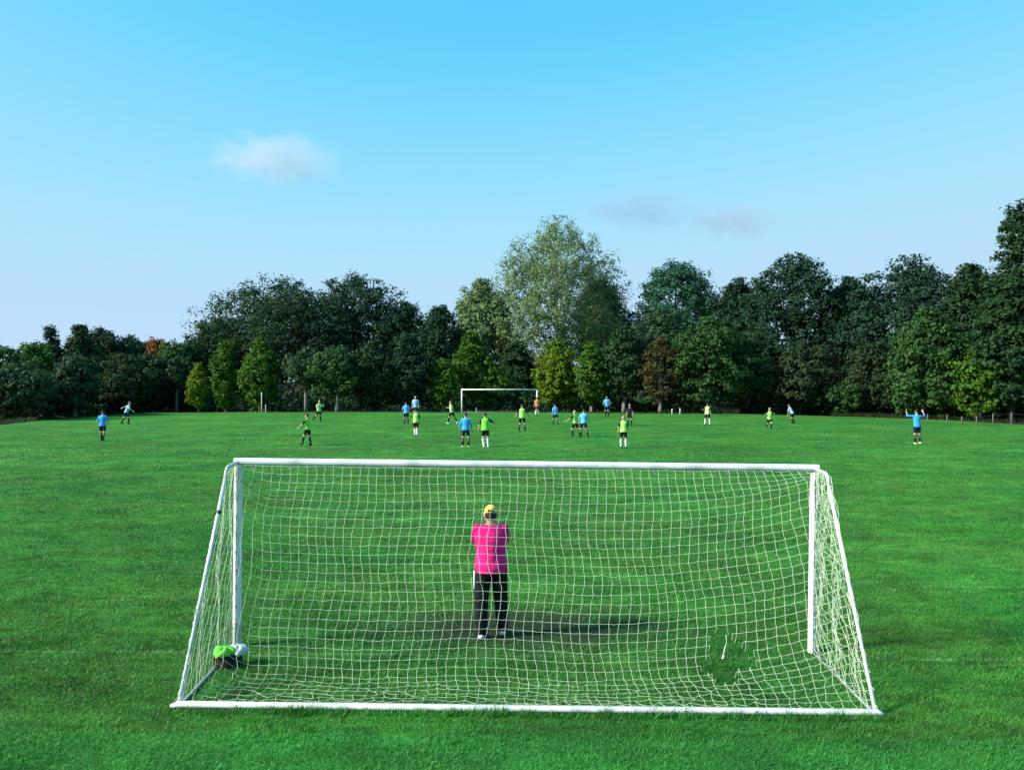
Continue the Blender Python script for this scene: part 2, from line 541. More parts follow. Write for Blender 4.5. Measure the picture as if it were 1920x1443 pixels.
def make_tree(name, label, px, top, wpx, bot, dd, kind, pal, dens=1.0, pale=False, group=None, L=0.30, lobe=0.30, asp=1.0, cat='tree', leanx=0.0, cap_=42000, csz=1.0):
    global LEAFCOUNT
    t = (px - 960) / F
    d = float(edge_d(t)) + dd + (3.0 if (800 < px < 1130 or px < 335) and dd < 13 else 0.0)
    X = t * d
    gz = z1(X, d)
    ztop = HC - (top - YH) / F * d
    zbot = max(HC - (bot - YH) / F * d, gz + 0.15)
    R = wpx / F * d / 2 * (1.12 if dd > 8 else 0.98)
    H = ztop - zbot
    root = empty(name, (X, d, gz))
    tag(root, label, cat, group)
    zb, zt_ = zbot - gz, ztop - gz
    # lobes of foliage
    rl = R * lobe
    nl = int(np.clip(1.5 * (H / (2 * rl)) * (R / rl) ** 1.35 * 2.2, 14, 150))
    h = (np.arange(nl) + rng.random(nl)) / nl
    ang = np.arange(nl) * 2.39996 + rng.random(nl) * 0.9
    outer = rng.random(nl) < 0.72
    prof = profile(kind, h)
    lr = rl * (0.55 + 0.9 * rng.random(nl)) * np.clip(0.45 + 0.75 * prof, 0.4, 1.1)
    bulge = 1 + 0.13 * np.sin(ang * 2 + rng.random() * 6) + 0.10 * np.sin(h * 11 + ang * 3 + rng.random() * 6)
    rr = np.clip(prof * R * bulge - lr * 0.75, 0, None) * np.where(outer, 1.0, np.sqrt(rng.random(nl)))
    cx = rr * np.cos(ang) + leanx * h * R; cy = rr * np.sin(ang) * 0.85
    cz = zb + lr * 0.7 + h * np.maximum(H - lr * 1.5 * asp, 0.3 * H)
    C = np.stack([cx, cy, cz], -1)
    area = 4 * np.pi * np.sum(lr ** 2) * (0.5 + 0.5 * asp)
    n = int(np.clip(dens * area / (0.5 * L * L) * 0.85, 1200, cap_))
    p = lr ** 2 / np.sum(lr ** 2)
    per = 26
    m = max(n // per, 20)
    li = rng.choice(nl, size=m, p=p)
    dirs = rng.normal(size=(m, 3)); dirs /= np.linalg.norm(dirs, axis=1, keepdims=True)
    flip = (dirs[:, 2] < -0.25) & (rng.random(m) < 0.6)
    dirs[flip, 2] *= -1
    rad = lr[li] * np.where(rng.random(m) < 0.72, 0.75 + 0.4 * rng.random(m), 0.75 * rng.random(m))
    lump = 1 + 0.22 * np.sin(dirs[:, 0] * 5.3 + li * 1.7) * np.sin(dirs[:, 1] * 6.1 + li) + 0.15 * np.sin(dirs[:, 2] * 9 + li * 2.3)
    Q = C[li] + dirs * (rad * lump)[:, None] * np.array([1, 1, asp])
    # leaves gather in twig clumps
    ci = rng.integers(0, m, n)
    cs = (0.20 + 0.030 * R) * (0.6 + 0.8 * rng.random(m)) * csz
    P = Q[ci] + np.clip(rng.normal(0, 0.9, (n, 3)), -1.5, 1.5) * cs[ci][:, None] * np.array([1, 1, 0.65 * asp ** 0.6])
    kk = P[:, 2] > 0.05
    P = P[kk]; puff = (P - Q[ci[kk]]) / cs[ci[kk]][:, None]
    nn = len(P)
    ctr = np.array([0, 0, zb + H * 0.4])
    nr = (P - ctr) / np.maximum(np.linalg.norm(P - ctr, axis=1, keepdims=True), 1e-4) * 0.45 + puff * 0.45 + rng.normal(0, 0.38, (nn, 3)) + np.array([0, 0, 0.30])
    LEAFCOUNT += nn
    link('crown', leaf_mesh('crown', P, nr, L), LEAF[pal], root)
    # trunk and limbs
    mb = MB()
    tr = max(0.06, 0.020 * zt_ + 0.02 * R) * (0.4 if kind == 'poplar' else 1.0)
    fork = zb + H * (0.75 if kind in ('cone', 'narrow', 'column', 'poplar') else 0.35)
    bx, by = rng.normal(0, 0.05 * R, 2)
    pts = [(0, 0, -0.15), (bx * 0.2, by * 0.2, zb * 0.5 + 0.05), (bx * 0.6, by * 0.6, (zb + fork) / 2 + 0.1), (bx, by, fork + 0.2)]
    mb.tube(pts, [tr * 1.35, tr, tr * 0.8, tr * 0.4], 8)
    k = min(14, nl)
    for i in rng.choice(nl, size=k, replace=False):
        c = C[i]
        s = np.clip(rng.random() * 0.7 + 0.1, 0, 1)
        z0 = min(zb * 0.75 + (fork - zb * 0.75) * s, c[2] - 0.1)
        z0 = max(z0, 0.2 * zt_ if zb > 0.3 * zt_ else 0.3)
        f = np.clip(z0 / (fork + 0.2), 0, 1)
        st = np.array([bx * f, by * f, z0])
        md = st * 0.45 + c * 0.55 + np.array([0, 0, 0.08 * np.linalg.norm(c - st)])
        mb.tube([tuple(st), tuple(md), tuple(c)], [tr * 0.42, tr * 0.26, tr * 0.08], 5)
    mb.build('trunk', BARK_PALE if pale else BARK, root, True)
    return root


TREES = [
    # name, label, px, top, width, crown bottom, metres behind pitch edge, shape, palette, extra
    ('poplar_tree', 'tallest silvery green poplar behind the far goal', 1045, 398, 235, 715, 24, 'poplar', 'silver', dict(dens=0.85, lobe=0.17, asp=2.0, pale=True, L=0.25, csz=0.75, cap_=60000)),
    ('poplar_tree', 'smaller silvery poplar leaning on the left of the tallest poplar', 905, 520, 100, 690, 22, 'poplar', 'silver', dict(dens=0.8, lobe=0.26, asp=1.6, pale=True)),
    ('poplar_tree', 'dusky green poplar on the right flank of the tallest poplar', 1128, 520, 90, 720, 27, 'poplar', 'silver', dict(dens=0.7, lobe=0.25, asp=1.6)),
    ('oak_tree', 'broad domed dark oak, left of the big pair', 520, 520, 270, 735, 22, 'oak', 'dark', dict(dens=0.85, lobe=0.20)),
    ('oak_tree', 'broad blue-green oak, right of the big pair', 668, 515, 215, 735, 25, 'oak', 'blue', dict(dens=0.75, lobe=0.20)),
    ('oak_tree', 'small round oak filling the right shoulder of the big pair', 758, 566, 90, 735, 22, 'round', 'blue', dict(dens=0.8)),
    ('oak_tree', 'dark round tree in the gap left of the tallest poplar', 826, 572, 86, 735, 20, 'round', 'blue', dict(dens=0.8)),
    ('oak_tree', 'dark green tree sloping off the left of the big oaks', 412, 596, 110, 745, 18, 'round', 'dark', {}),
    ('broadleaf_tree', 'dark leafy tree at the left edge of the picture', 4, 652, 123, 770, 10, 'round', 'mid', {}),
    ('broadleaf_tree', 'fresh light green tree near the left edge', 62, 642, 85, 760, 9, 'round', 'light', {}),
    ('conifer_tree', 'dark pointed conifer beside the light green tree', 96, 614, 80, 770, 12, 'cone', 'blue', dict(lobe=0.22)),
    ('conifer_tree', 'wider dark conifer with ragged top beside a purple-brown tree', 150, 608, 109, 770, 11, 'cone', 'dark', dict(lobe=0.24)),
    ('broadleaf_tree', 'dark brownish round tree right of the ragged conifer', 192, 617, 101, 770, 12, 'round', 'umber', {}),
    ('broadleaf_tree', 'small teal green tree left of the orange crown', 246, 630, 67, 770, 13, 'round', 'teal', {}),
    ('broadleaf_tree', 'orange autumn crown showing above the left tree line', 290, 634, 84, 740, 26, 'round', 'orange', {}),
    ('broadleaf_tree', 'green tree left of the big oaks, right of the orange crown', 340, 636, 117, 772, 12, 'round', 'mid', {}),
    ('broadleaf_tree', 'low dark tree in front at the left edge', 28, 692, 149, 772, 3, 'round', 'sage', {}),
    ('broadleaf_tree', 'grey-green young tree with pale trunk in front at far left', 140, 668, 100, 768, 1.5, 'narrow', 'sage', dict(pale=True, dens=0.8)),
    ('broadleaf_tree', 'brown-green tree behind the light blue runner', 216, 664, 130, 772, 4, 'round', 'olive', {}),
    ('broadleaf_tree', 'dark green tree left of the bare pale trunk', 283, 664, 117, 772, 4, 'round', 'dark', {}),
    ('broadleaf_tree', 'thin tree with a bare forked pale trunk', 331, 672, 60, 740, 1.5, 'round', 'dark', dict(pale=True, dens=0.5)),
    ('birch_tree', 'slim yellow-green young tree, narrowest of the left row', 373, 682, 38, 768, 0.8, 'column', 'yellow', dict(dens=0.9, L=0.24)),
    ('birch_tree', 'tall bright green young tree right of the slim yellow one', 424, 638, 56, 764, 1.2, 'narrow', 'lime', dict(L=0.26)),
    ('birch_tree', 'bushy bright green young tree beside the white stake', 488, 634, 76, 766, 1.6, 'narrow', 'lime', dict(L=0.26)),
    ('broadleaf_tree', 'small orange-tinted tree squeezed between two bright green ones', 459, 648, 30, 740, 3.0, 'narrow', 'rust', {}),
    ('broadleaf_tree', 'sparse grey-green tree on a tall thin trunk', 574, 648, 84, 735, 2.2, 'round', 'sage', dict(dens=0.45, pale=True)),
    ('broadleaf_tree', 'dull green tree with pale trunk behind the right-running player', 632, 650, 95, 748, 1.6, 'round', 'mid', dict(dens=0.7, pale=True)),
    ('broadleaf_tree', 'dark bushy tree under the middle of the big oaks', 700, 640, 105, 770, 4, 'round', 'dark', {}),
    ('broadleaf_tree', 'teal-dark tree under the right end of the big oaks', 766, 628, 84, 770, 4, 'narrow', 'blue', {}),
    ('birch_tree', 'small lime green tree left of the far goal', 830, 668, 60, 760, 1.2, 'round', 'lime', dict(pale=True)),
    ('birch_tree', 'lime green tree rising above the left post of the far goal', 886, 622, 70, 752, 5, 'narrow', 'lime', {}),
    ('birch_tree', 'low olive-yellow tree seen through the far goal', 925, 680, 76, 764, 5, 'narrow', 'lime', dict(pale=True)),
    ('broadleaf_tree', 'mid green tree between poplar and far goal crossbar', 965, 640, 70, 770, 12, 'round', 'dark', {}),
    ('birch_tree', 'yellow-topped bushy tree right of the far goal', 1044, 638, 88, 764, 4, 'oak', 'yellow', dict(L=0.28)),
    ('birch_tree', 'bright green young tree right of the yellow-topped one', 1110, 640, 66, 764, 2.0, 'narrow', 'lime', dict(pale=True)),
    ('broadleaf_tree', 'dark green tree behind the referee in black', 1170, 612, 92, 752, 5, 'round', 'dark', dict(pale=True)),
    ('broadleaf_tree', 'rusty brown thin-leaved tree, only brown one in the middle', 1238, 632, 76, 755, 1.8, 'narrow', 'rust', dict(dens=0.55, pale=True, L=0.26)),
    ('broadleaf_tree', 'rounded grey-green crown above the rusty tree', 1236, 585, 120, 740, 9, 'oak', 'sage', {}),
    ('broadleaf_tree', 'teal green airy tree between the tall poplar and dark wood', 1268, 492, 172, 735, 24, 'round', 'teal', dict(dens=0.6, lobe=0.22)),
    ('broadleaf_tree', 'wide spreading dark green tree with low layered branches', 1335, 596, 160, 770, 3.5, 'oak', 'mid', dict(dens=0.9)),
    ('broadleaf_tree', 'dark crown peeping up left of the tall dark wood', 1385, 524, 96, 740, 20, 'round', 'blue', {}),
    ('broadleaf_tree', 'dark low tree right of the wide spreading one', 1415, 625, 110, 772, 5, 'round', 'dark', {}),
    ('broadleaf_tree', 'tall dark blue-green tree, highest of the dark wood', 1490, 476, 185, 768, 14, 'oak', 'blue', dict(lobe=0.22)),
    ('broadleaf_tree', 'dark tree in the dip between two tall dark trees', 1592, 518, 120, 772, 14, 'oak', 'blue', {}),
    ('broadleaf_tree', 'tall dark tree with ragged top, right of the dark wood', 1705, 482, 215, 772, 14, 'oak', 'blue', dict(lobe=0.2)),
    ('broadleaf_tree', 'shadowy low tree at the foot of the highest dark tree', 1500, 640, 140, 776, 4, 'round', 'umber', {}),
    ('shrub', 'small green shrub at the foot of the dark wood', 1585, 712, 70, 779, 2, 'round', 'mid', dict(L=0.24)),
    ('broadleaf_tree', 'brownish dark tree left of the lighter green tree', 1640, 640, 110, 778, 4, 'round', 'umber', {}),
    ('broadleaf_tree', 'lighter green spreading tree behind the fence posts', 1745, 580, 165, 782, 3, 'oak', 'mid', dict(lobe=0.24)),
    ('broadleaf_tree', 'yellowish green tree low behind the fence at right', 1838, 655, 110, 786, 2, 'round', 'lime', dict(dens=0.8)),
    ('broadleaf_tree', 'dark tree behind the lighter spreading one at right', 1822, 495, 110, 770, 11, 'oak', 'dark', {}),
    ('broadleaf_tree', 'tallest dark tree cut off by the right edge', 1922, 372, 130, 700, 9, 'oak', 'dark', dict(dens=0.8, lobe=0.24)),
    ('broadleaf_tree', 'dark tree in front of the tallest one at right edge', 1895, 520, 120, 775, 4, 'oak', 'dark', {}),
]
for nm, lb, px, top, w, bot, dd, kd, pl, ex in TREES:
    make_tree(nm, lb, px, top, w, bot, dd, kd, pl, group='trees along the edge of the pitch', **ex)

# dark undergrowth that closes the wood behind the trunks
n = 46000
t = rng.uniform(-0.72, 0.72, n)
dd = rng.uniform(6, 30, n) ** 1.0
e = edge_d(t)
y = e + dd
x = t * y
hmax = (1.6 + dd * 0.17) * (0.75 + 0.25 * np.sin(x * 0.35) + 0.2 * np.sin(x * 1.1 + 2))
P = np.stack([x, y, zt(x, y) + 0.1 + hmax * rng.random(n) ** 0.8], -1)
nr = rng.normal(0, 0.6, (n, 3)) + np.array([-0.2, -0.5, 0.5])
tag(link('undergrowth', leaf_mesh('undergrowth', P, nr, 0.5, 0.6), LEAF['dark']), 'dark tangled undergrowth between the trunks of the wood', 'undergrowth', kind='stuff')

# dry weeds along the pitch edge
vs = []
for (p0, p1, cnt, hh) in ((-60, 70, 900, 0.55), (1335, 1385, 260, 0.8), (1560, 1700, 1500, 0.55), (860, 1010, 500, 0.4), (1700, 1980, 900, 0.45), (560, 760, 500, 0.3), (70, 330, 500, 0.25), (1020, 1330, 500, 0.3)):
    t = (rng.uniform(p0, p1, cnt) - 960) / F
    y = edge_d(t) + rng.uniform(0.4, 2.2, cnt)
    x = t * y
    h = 0.6 * hh * (0.5 + rng.random(cnt))
    P = np.stack([x, y, zt(x, y) - 0.02], -1)
    a = rng.random(cnt) * np.pi
    dx = np.stack([np.cos(a), np.sin(a) * 0.3, 0 * a], -1) * 0.05
    tip = P + np.stack([rng.normal(0, 0.3, cnt) * h, rng.normal(0, 0.2, cnt) * h, h], -1)
    vs.append(np.stack([P - dx, P + dx, tip], 1).reshape(-1, 3))
vs = np.concatenate(vs)
tag(link('dry_weeds', np_mesh('dry_weeds', vs, np.arange(len(vs)).reshape(-1, 3)), LEAF['weed']), 'straw-brown weeds fringing the edge of the pitch', 'weeds', kind='stuff')

# ------------------------------------------------------------------ fence and stakes
WOOD = mat_plain('weathered_wood', (0.15, 0.145, 0.12), 0.85, 0.25, 9.0, 0.4)
WIRE = mat_plain('wire', (0.18, 0.18, 0.17), 0.5, 0.1, 5.0, metal=0.6)
WHITEWOOD = mat_plain('white_paint_wood', (0.62, 0.62, 0.56), 0.7, 0.15, 6.0)
fx = [(1745, 792.5, 776), (1782, 795, 777), (1810, 796, 780), (1838, 796.5, 780), (1869, 797.5, 775), (1904, 798.5, 773), (1940, 800, 775)]
fp = [ground_at(a, b) + Vector((0, 0.5, 0)) for a, b, c in fx]
fr = empty('post_and_wire_fence', (fp[0].x, fp[0].y, z1(fp[0].x, fp[0].y)))
tag(fr, 'weathered wooden posts with wire in front of the right-hand trees', 'fence')
tops = []
for (a, b, c), p in zip(fx, fp):
    g = z1(p.x, p.y)
    hgt = HC - (c - YH) / F * p.y - g
    mb = MB(); mb.tube([(0, 0, -0.2), (0.01, 0, hgt * 0.6), (0.015, 0, hgt - 0.03), (0.015, 0, hgt)], [0.06, 0.055, 0.053, 0.035], 8)
    o = mb.build('post', WOOD, fr, True)
    o.location = Vector((p.x, p.y, g)) - fr.location
    tops.append(Vector((p.x, p.y - 0.07, g + hgt)) - fr.location)
for dz in (0.12, 0.45):
    mb = MB(); mb.tube([q - Vector((0, 0, dz)) for q in tops], 0.0025, 4)
    mb.build('wire', WIRE, fr)
for (a, b, c, r, lb) in ((490.5, 774, 735, 0.05, 'tall slender white stake in front of the bushy bright green tree'),
                         (498, 774, 758, 0.04, 'short white stake just right of the tall white stake'),
                         (1260, 777, 766, 0.05, 'short pale stake right of the rusty brown tree, left of a pair'),
                         (1275, 777, 765, 0.05, 'short pale stake right of the rusty brown tree, right of a pair'),
                         (893, 774, 764, 0.05, 'short white stake standing inside the far goal mouth')):
    p = ground_at(a, b)
    y = p.y + 0.6; x = (a - 960) / F * y; g = z1(x, y)
    hgt = HC - (c - YH) / F * y - g
    mb = MB(); mb.tube([(0, 0, -0.2), (0.005, 0, hgt * 0.5), (0.01, 0, hgt - 0.02), (0.01, 0, hgt)], [r, r, r * 0.95, r * 0.5], 8)
    o = mb.build('stake', WHITEWOOD, None, True)
    o.location = (x, y, g)
    tag(o, lb, 'stake')

# ------------------------------------------------------------------ goals
PAINT = mat_plain('white_goal_paint', (0.66, 0.67, 0.67), 0.40, 0.04, 2.5, 0.05, dirt=(0.36, 0.38, 0.34))
STEEL = mat_plain('dull_steel', (0.30, 0.34, 0.33), 0.5, 0.2, 6)
SLOT = mat_plain('slot_grey', (0.22, 0.23, 0.25), 0.6)
CORD = mat_plain('net_cord', (0.58, 0.68, 0.48), 0.8, 0.1, 30)
BLACK = mat_plain('black_strap', (0.012, 0.012, 0.014), 0.7)

GX0, GX1, GYF, GYB = -3.62, 3.94, 10.69, 8.66      # outer width, front line, back bar
GC = ((GX0 + GX1) / 2, GYF)
goal = empty('football_goal', (GC[0], GC[1], z1(*GC)))
goal.rotation_euler = (0, math.radians(0.66), 0)
tag(goal, 'large white near goal with net, seen from behind', 'goal')
HW = (GX1 - GX0) / 2
GH = 2.44
DT, DB = 0.47, GYF - GYB


def profile_bar(mb, p0, p1, rx, ry, side, n=20):
    """bar with oval section and a net slot sunk in the face turned to `side`"""
    p0, p1 = Vector(p0), Vector(p1)
    t = (p1 - p0).normalized()
    ey = (Vector(side) - t * Vector(side).dot(t)).normalized()
    ex = t.cross(ey)
    ring = []
    for k in range(n):
        a = 2 * math.pi * k / n
        c, s = math.cos(a), math.sin(a)
        q = ex * c * rx + ey * s * ry
        ring.append(q)
    # slot: pull the middle of the rear face inwards
    out = []
    for k, q in enumerate(ring):
        a = 2 * math.pi * k / n
        if abs(a - math.pi / 2) < 0.01:
            out += [q + ex * 0.010, q + ex * 0.009 - ey * 0.016, q - ex * 0.009 - ey * 0.016, q - ex * 0.010]
        else: out.append(q)
    m = len(out)
    mb.add([p0 + q for q in out] + [p1 + q for q in out],
           [(k, (k + 1) % m, (k + 1) % m + m, k + m) for k in range(m)] + [tuple(reversed(range(m))), tuple(range(m, 2 * m))])


R = 0.054
BW = HW - 0.10      # half width of the base
for s in (-1, 1):
    mb = MB(); profile_bar(mb, (s * (HW - R), 0, -0.05), (s * (HW - R), 0, GH - 0.11), R, R, (0.0, -1, 0))
    mb.build('post', PAINT, goal)
    mb = MB()
    cxn = s * (HW - R)
    arc = [(cxn, -0.03, GH - 0.06)] + [(cxn, -DT + 0.10 - 0.10 * math.sin(a), GH - 0.075 - 0.10 + 0.10 * math.cos(a) ) for a in (0.0, 0.4, 0.8, 1.1)]
    arc = arc + [(cxn, -DT - 0.03, GH - 0.22)]
    mb.tube(arc, 0.021, 10)
    mb.build('top_bar', PAINT, goal, True)
    mb = MB(); mb.tube([(cxn, -DT - 0.03, GH - 0.22), (s * (BW - 0.02), -DB, 0.04)], 0.022, 10)
    mb.build('stanchion', PAINT, goal, True)
    mb = MB(); mb.tube([(cxn, -R, 0.012), (s * (BW - 0.02), -DB + 0.02, 0.016)], 0.017, 10)
    mb.build('side_bar', STEEL, goal, True)
mb = MB(); profile_bar(mb, (-HW, 0, GH - 0.052), (HW, 0, GH - 0.052), 0.048, 0.048, (0, -0.8, -0.6))
mb.build('crossbar', PAINT, goal)
mb = MB(); mb.tube([(-BW - 0.06, -DB - 0.02, 0.025), (-BW, -DB, 0.036), (0, -DB - 0.005, 0.034), (BW, -DB, 0.036), (BW + 0.06, -DB - 0.02, 0.025)], [0.018, 0.037, 0.037, 0.037, 0.018], 10)
mb.build('ground_bar', PAINT, goal, True)

# net: a grid of cords hung from crossbar and stanchions, slack on the ground at the back
CELL = 0.12
NC = 66
NR = 30
LN = 3.24


def path_at(pts, s):
    """point at arc length s (in units of the whole polyline) on a list of (y, z)"""
    ln = [0.0]
    for a, b in zip(pts[:-1], pts[1:]): ln.append(ln[-1] + math.hypot(b[0] - a[0], b[1] - a[1]))
    s = s * ln[-1]
    for i in range(len(pts) - 1):
        if s <= ln[i + 1] + 1e-9:
            f = (s - ln[i]) / max(ln[i + 1] - ln[i], 1e-6)
            return (pts[i][0] + (pts[i + 1][0] - pts[i][0]) * f, pts[i][1] + (pts[i + 1][1] - pts[i][1]) * f)
    return pts[-1]


END = [(-0.03, GH - 0.09), (-DT, GH - 0.10), (-DB, 0.06)]
MID = [(-0.05, GH - 0.10), (-0.20, 2.05), (-0.42, 1.55), (-0.66, 1.0), (-0.90, 0.48), (-1.10, 0.16), (-1.24, 0.05), (-1.6, 0.03), (-DB + 0.03, 0.05)]


def net_point(i, j):
    u = i / NC; v = j / NR
    ls = min(u / 0.07, 1.0); rs = min((1 - u) / 0.33, 1.0)
    w = (1 - (1 - ls) ** 2) * (1 - (1 - rs) ** 2.2)
    a, b = path_at(END, v), path_at(MID, v)
    y = a[0] + (b[0] - a[0]) * w; z = a[1] + (b[1] - a[1]) * w
    hw_ = (HW - R) + (BW - 0.02 - HW + R) * v
    x = -hw_ + 2 * hw_ * u
    # cords waver; more when slack on the ground
    k = math.sin(math.pi * v) ** 0.5
    lo = max(0.0, (v - 0.72) / 0.28)
    x += 0.035 * k * math.sin(j * 0.55 + 1.3 * math.sin(i * 0.21)) * (0.4 + 0.6 * w) + random.gauss(0, 0.006 + 0.016 * lo)
    y += 0.03 * k * math.sin(i * 0.31 + j * 0.24) + random.gauss(0, 0.005 + 0.02 * lo)
    z += 0.018 * k * math.sin(i * 0.26 + 0.8) + random.gauss(0, 0.004 + 0.003 * lo)
    if v > 0.98: y = -DB + 0.015; z = 0.075
    return Vector((x, y, max(z, 0.025)))


grid = [[net_point(i, j) for j in range(NR + 1)] for i in range(NC + 1)]
gm = Matrix.Translation(goal.location) @ goal.rotation_euler.to_matrix().to_4x4()


def to_px(p):
    q = gm @ p
    return 960 + F * q.x / q.y, YH + F * (HC - q.z) / q.y


def in_hole(p):
    a, b = to_px(p)
    w = math.atan2(b - 1232, a - 1368)
    return ((a - 1368) / 43) ** 2 + ((b - 1232) / 42) ** 2 < 1 + 0.30 * math.sin(3 * w + 1) + 0.2 * math.sin(5 * w)


def cord(mb, a, b, r=0.0020):
    mb.tube([a, b], r, 4, cap=False)


mb = MB()
for i in range(NC + 1):
    for j in range(NR + 1):
        p = grid[i][j]
        for (ii, jj) in ((i + 1, j), (i, j + 1)):
            if ii > NC or jj > NR: continue
            q = grid[ii][jj]
            hp, hq = in_hole(p), in_hole(q)
            if hp and hq: continue
            if hp or hq:
                o_, n_ = (q, p) if hp else (p, q)
                m1 = o_ + (n_ - o_) * 0.35
                cord(mb, o_, m1)
                m2_ = m1 + Vector((random.gauss(0, 0.02), random.gauss(0, 0.02), -0.07))
                m2_.z = max(m2_.z, 0.03)
                cord(mb, m1, m2_)
                continue
            if jj != j:
                md = (p + q) / 2 + Vector((random.gauss(0, 0.004), random.gauss(0, 0.004), -0.004))
            else:
                md = (p + q) / 2 + Vector((0, random.gauss(0, 0.003), -0.007))
            cord(mb, p, md); cord(mb, md, q)
# torn rim cord and the dangling knot inside the hole
rim = []
cpt = min((grid[i][j] for i in range(NC + 1) for j in range(NR + 1)), key=lambda p: abs(to_px(p)[0] - 1368) + abs(to_px(p)[1] - 1232))
knot = [p for p in [g for c in grid for g in c] if abs(to_px(p)[0] - 1355) < 9 and abs(to_px(p)[1] - 1190) < 10]
kp = knot[0] if knot else cpt + Vector((0, 0, 0.3))
mb.tube([kp, kp + Vector((0.01, 0.0, -0.09)), kp + Vector((-0.01, 0.01, -0.17)), kp + Vector((-0.02, 0.01, -0.25))], [0.0035, 0.004, 0.008, 0.014], 5)
mb.tube([kp + Vector((-0.02, 0.01, -0.25)), kp + Vector((-0.04, 0.0, -0.29))], [0.016, 0.006], 5)
mb.build('back_net', CORD, goal, True)

for s in (-1, 1):
    mb = MB()
    cxn = s * (HW - R)
    na, nb = 19, 22
    if s == 1: na = 20
    g2 = []
    for i in range(na + 1):
        u = i / na
        row = []
        for j in range(nb + 1):
            v = j / nb
            A = Vector((cxn, -0.05 - (DT - 0.03) * u, GH - 0.10))
            B = Vector((cxn + (s * (BW - 0.02) - cxn) * u, -0.05 - (DB - 0.05) * u, 0.05))
            p = A.lerp(B, v)
            k = math.sin(math.pi * u) * math.sin(math.pi * min(v * 0.9 + 0.05, 1))
            amp = 0.05 if s == -1 else 0.09
            p.x += amp * k * math.sin(i * 0.9 + j * 0.35 + s) + random.gauss(0, 0.006 + 0.012 * (s == 1))
            p.y += 0.05 * k * math.sin(j * 0.7 + i * 0.3) + random.gauss(0, 0.006 + 0.010 * (s == 1))
            p.z += random.gauss(0, 0.01)
            p.z = max(p.z, 0.03)
            row.append(p)
        g2.append(row)
    for i in range(na + 1):
        for j in range(nb + 1):
            if i < na: cord(mb, g2[i][j], g2[i + 1][min(j + (1 if s == 1 and i % 2 else 0), nb)])
            if j < nb: cord(mb, g2[i][j], g2[i][j + 1])
    mb.build('side_net', CORD, goal, True)
    # lacing that ties the net to the stanchion
    mb = MB()
    tp, bt = Vector((cxn, -DT - 0.03, GH - 0.24)), Vector((s * (BW - 0.02), -DB, 0.06))
    pts = []
    for k in range(60):
        a = k * 1.5
        pts.append(tp.lerp(bt, k / 59) + Vector((math.cos(a) * 0.028, math.sin(a) * 0.02, 0)))
    mb.tube(pts, 0.004, 4)
    mb.build('lacing', CORD, goal)
# strap on the left stanchion and the dark cord that runs across the net from it
mb = MB()
f = 0.17
c0 = Vector((-(HW - R), -DT - 0.03, GH - 0.22)).lerp(Vector((-(BW - 0.02), -DB, 0.04)), f)
ax = Vector((0, -(DB - DT - 0.03), -(GH - 0.26))).normalized()
mb.tube([c0 - ax * 0.018, c0 + ax * 0.018], 0.031, 10)
mb.tube([c0 + Vector((-0.02, -0.02, 0)), c0 + Vector((-0.05, -0.03, -0.03))], [0.01, 0.006], 5)
mb.build('strap', BLACK, goal)
mb = MB()
pts = [c0, Vector((-(HW - R), -0.07, GH - 0.42))]
for k in range(0, 30):
    g = grid[k * 2 + 1 if k < 31 else NC][4 + (k // 9)]
    pts.append(g + Vector((0, 0.012, 0)))
mb.tube(pts, 0.0035, 4)
mb.build('dark_cord', BLACK, goal)
clip = MB(); clip.box((0, 0, 0), (0.022, 0.02, 0.03)); clip.tube([(0, 0, -0.01), (0, -0.012, -0.035), (0, 0.004, -0.045)], 0.005, 5)
cm = clip.mesh('net_clip'); cm.materials.append(SLOT)
for k in range(16):
    o = link('net_clip', cm, None, goal)
    o.location = (-HW + 0.25 + k * (2 * HW - 0.5) / 15, -0.042, GH - 0.105)
clip2 = cm
for s in (-1, 1):
    for k in range(9):
        o = link('net_clip', cm, None, goal)
        o.location = (s * (HW - R) + 0.0, -R - 0.004, 0.3 + k * 0.23)

# far goal
pl_, pr_ = ground_at(866, 776.8), ground_at(1007, 777.2)
yl = 79.4
fg = empty('football_goal', ((936.5 - 960) / F * yl, yl, z1((936.5 - 960) / F * yl, yl)))
tag(fg, 'small-looking white far goal at the end of the pitch, open front towards the camera', 'goal')
top_z = HC - (729 - YH) / F * yl - fg.location.z
for s in (-1, 1):
    mb = MB(); mb.tube([(s * 3.62, 0, -0.1), (s * 3.62, 0, top_z - 0.11)], 0.066, 12); mb.build('post', PAINT, fg, True)
    mb = MB(); mb.tube([(s * 3.62, 0.05, top_z - 0.09), (s * 3.62, 0.6, top_z - 0.1), (s * 3.62, 0.7, top_z - 0.16), (s * 3.62, 2.0, -0.05)], 0.016, 8); mb.build('stanchion', SLOT, fg, True)
mb = MB(); mb.tube([(-3.686, 0, top_z - 0.06), (3.686, 0, top_z - 0.06)], 0.066, 12); mb.build('crossbar', PAINT, fg, True)
mb = MB(); mb.tube([(-3.64, 2.0, 0.0), (3.64, 2.0, 0.0)], 0.03, 8); mb.build('ground_bar', SLOT, fg, True)

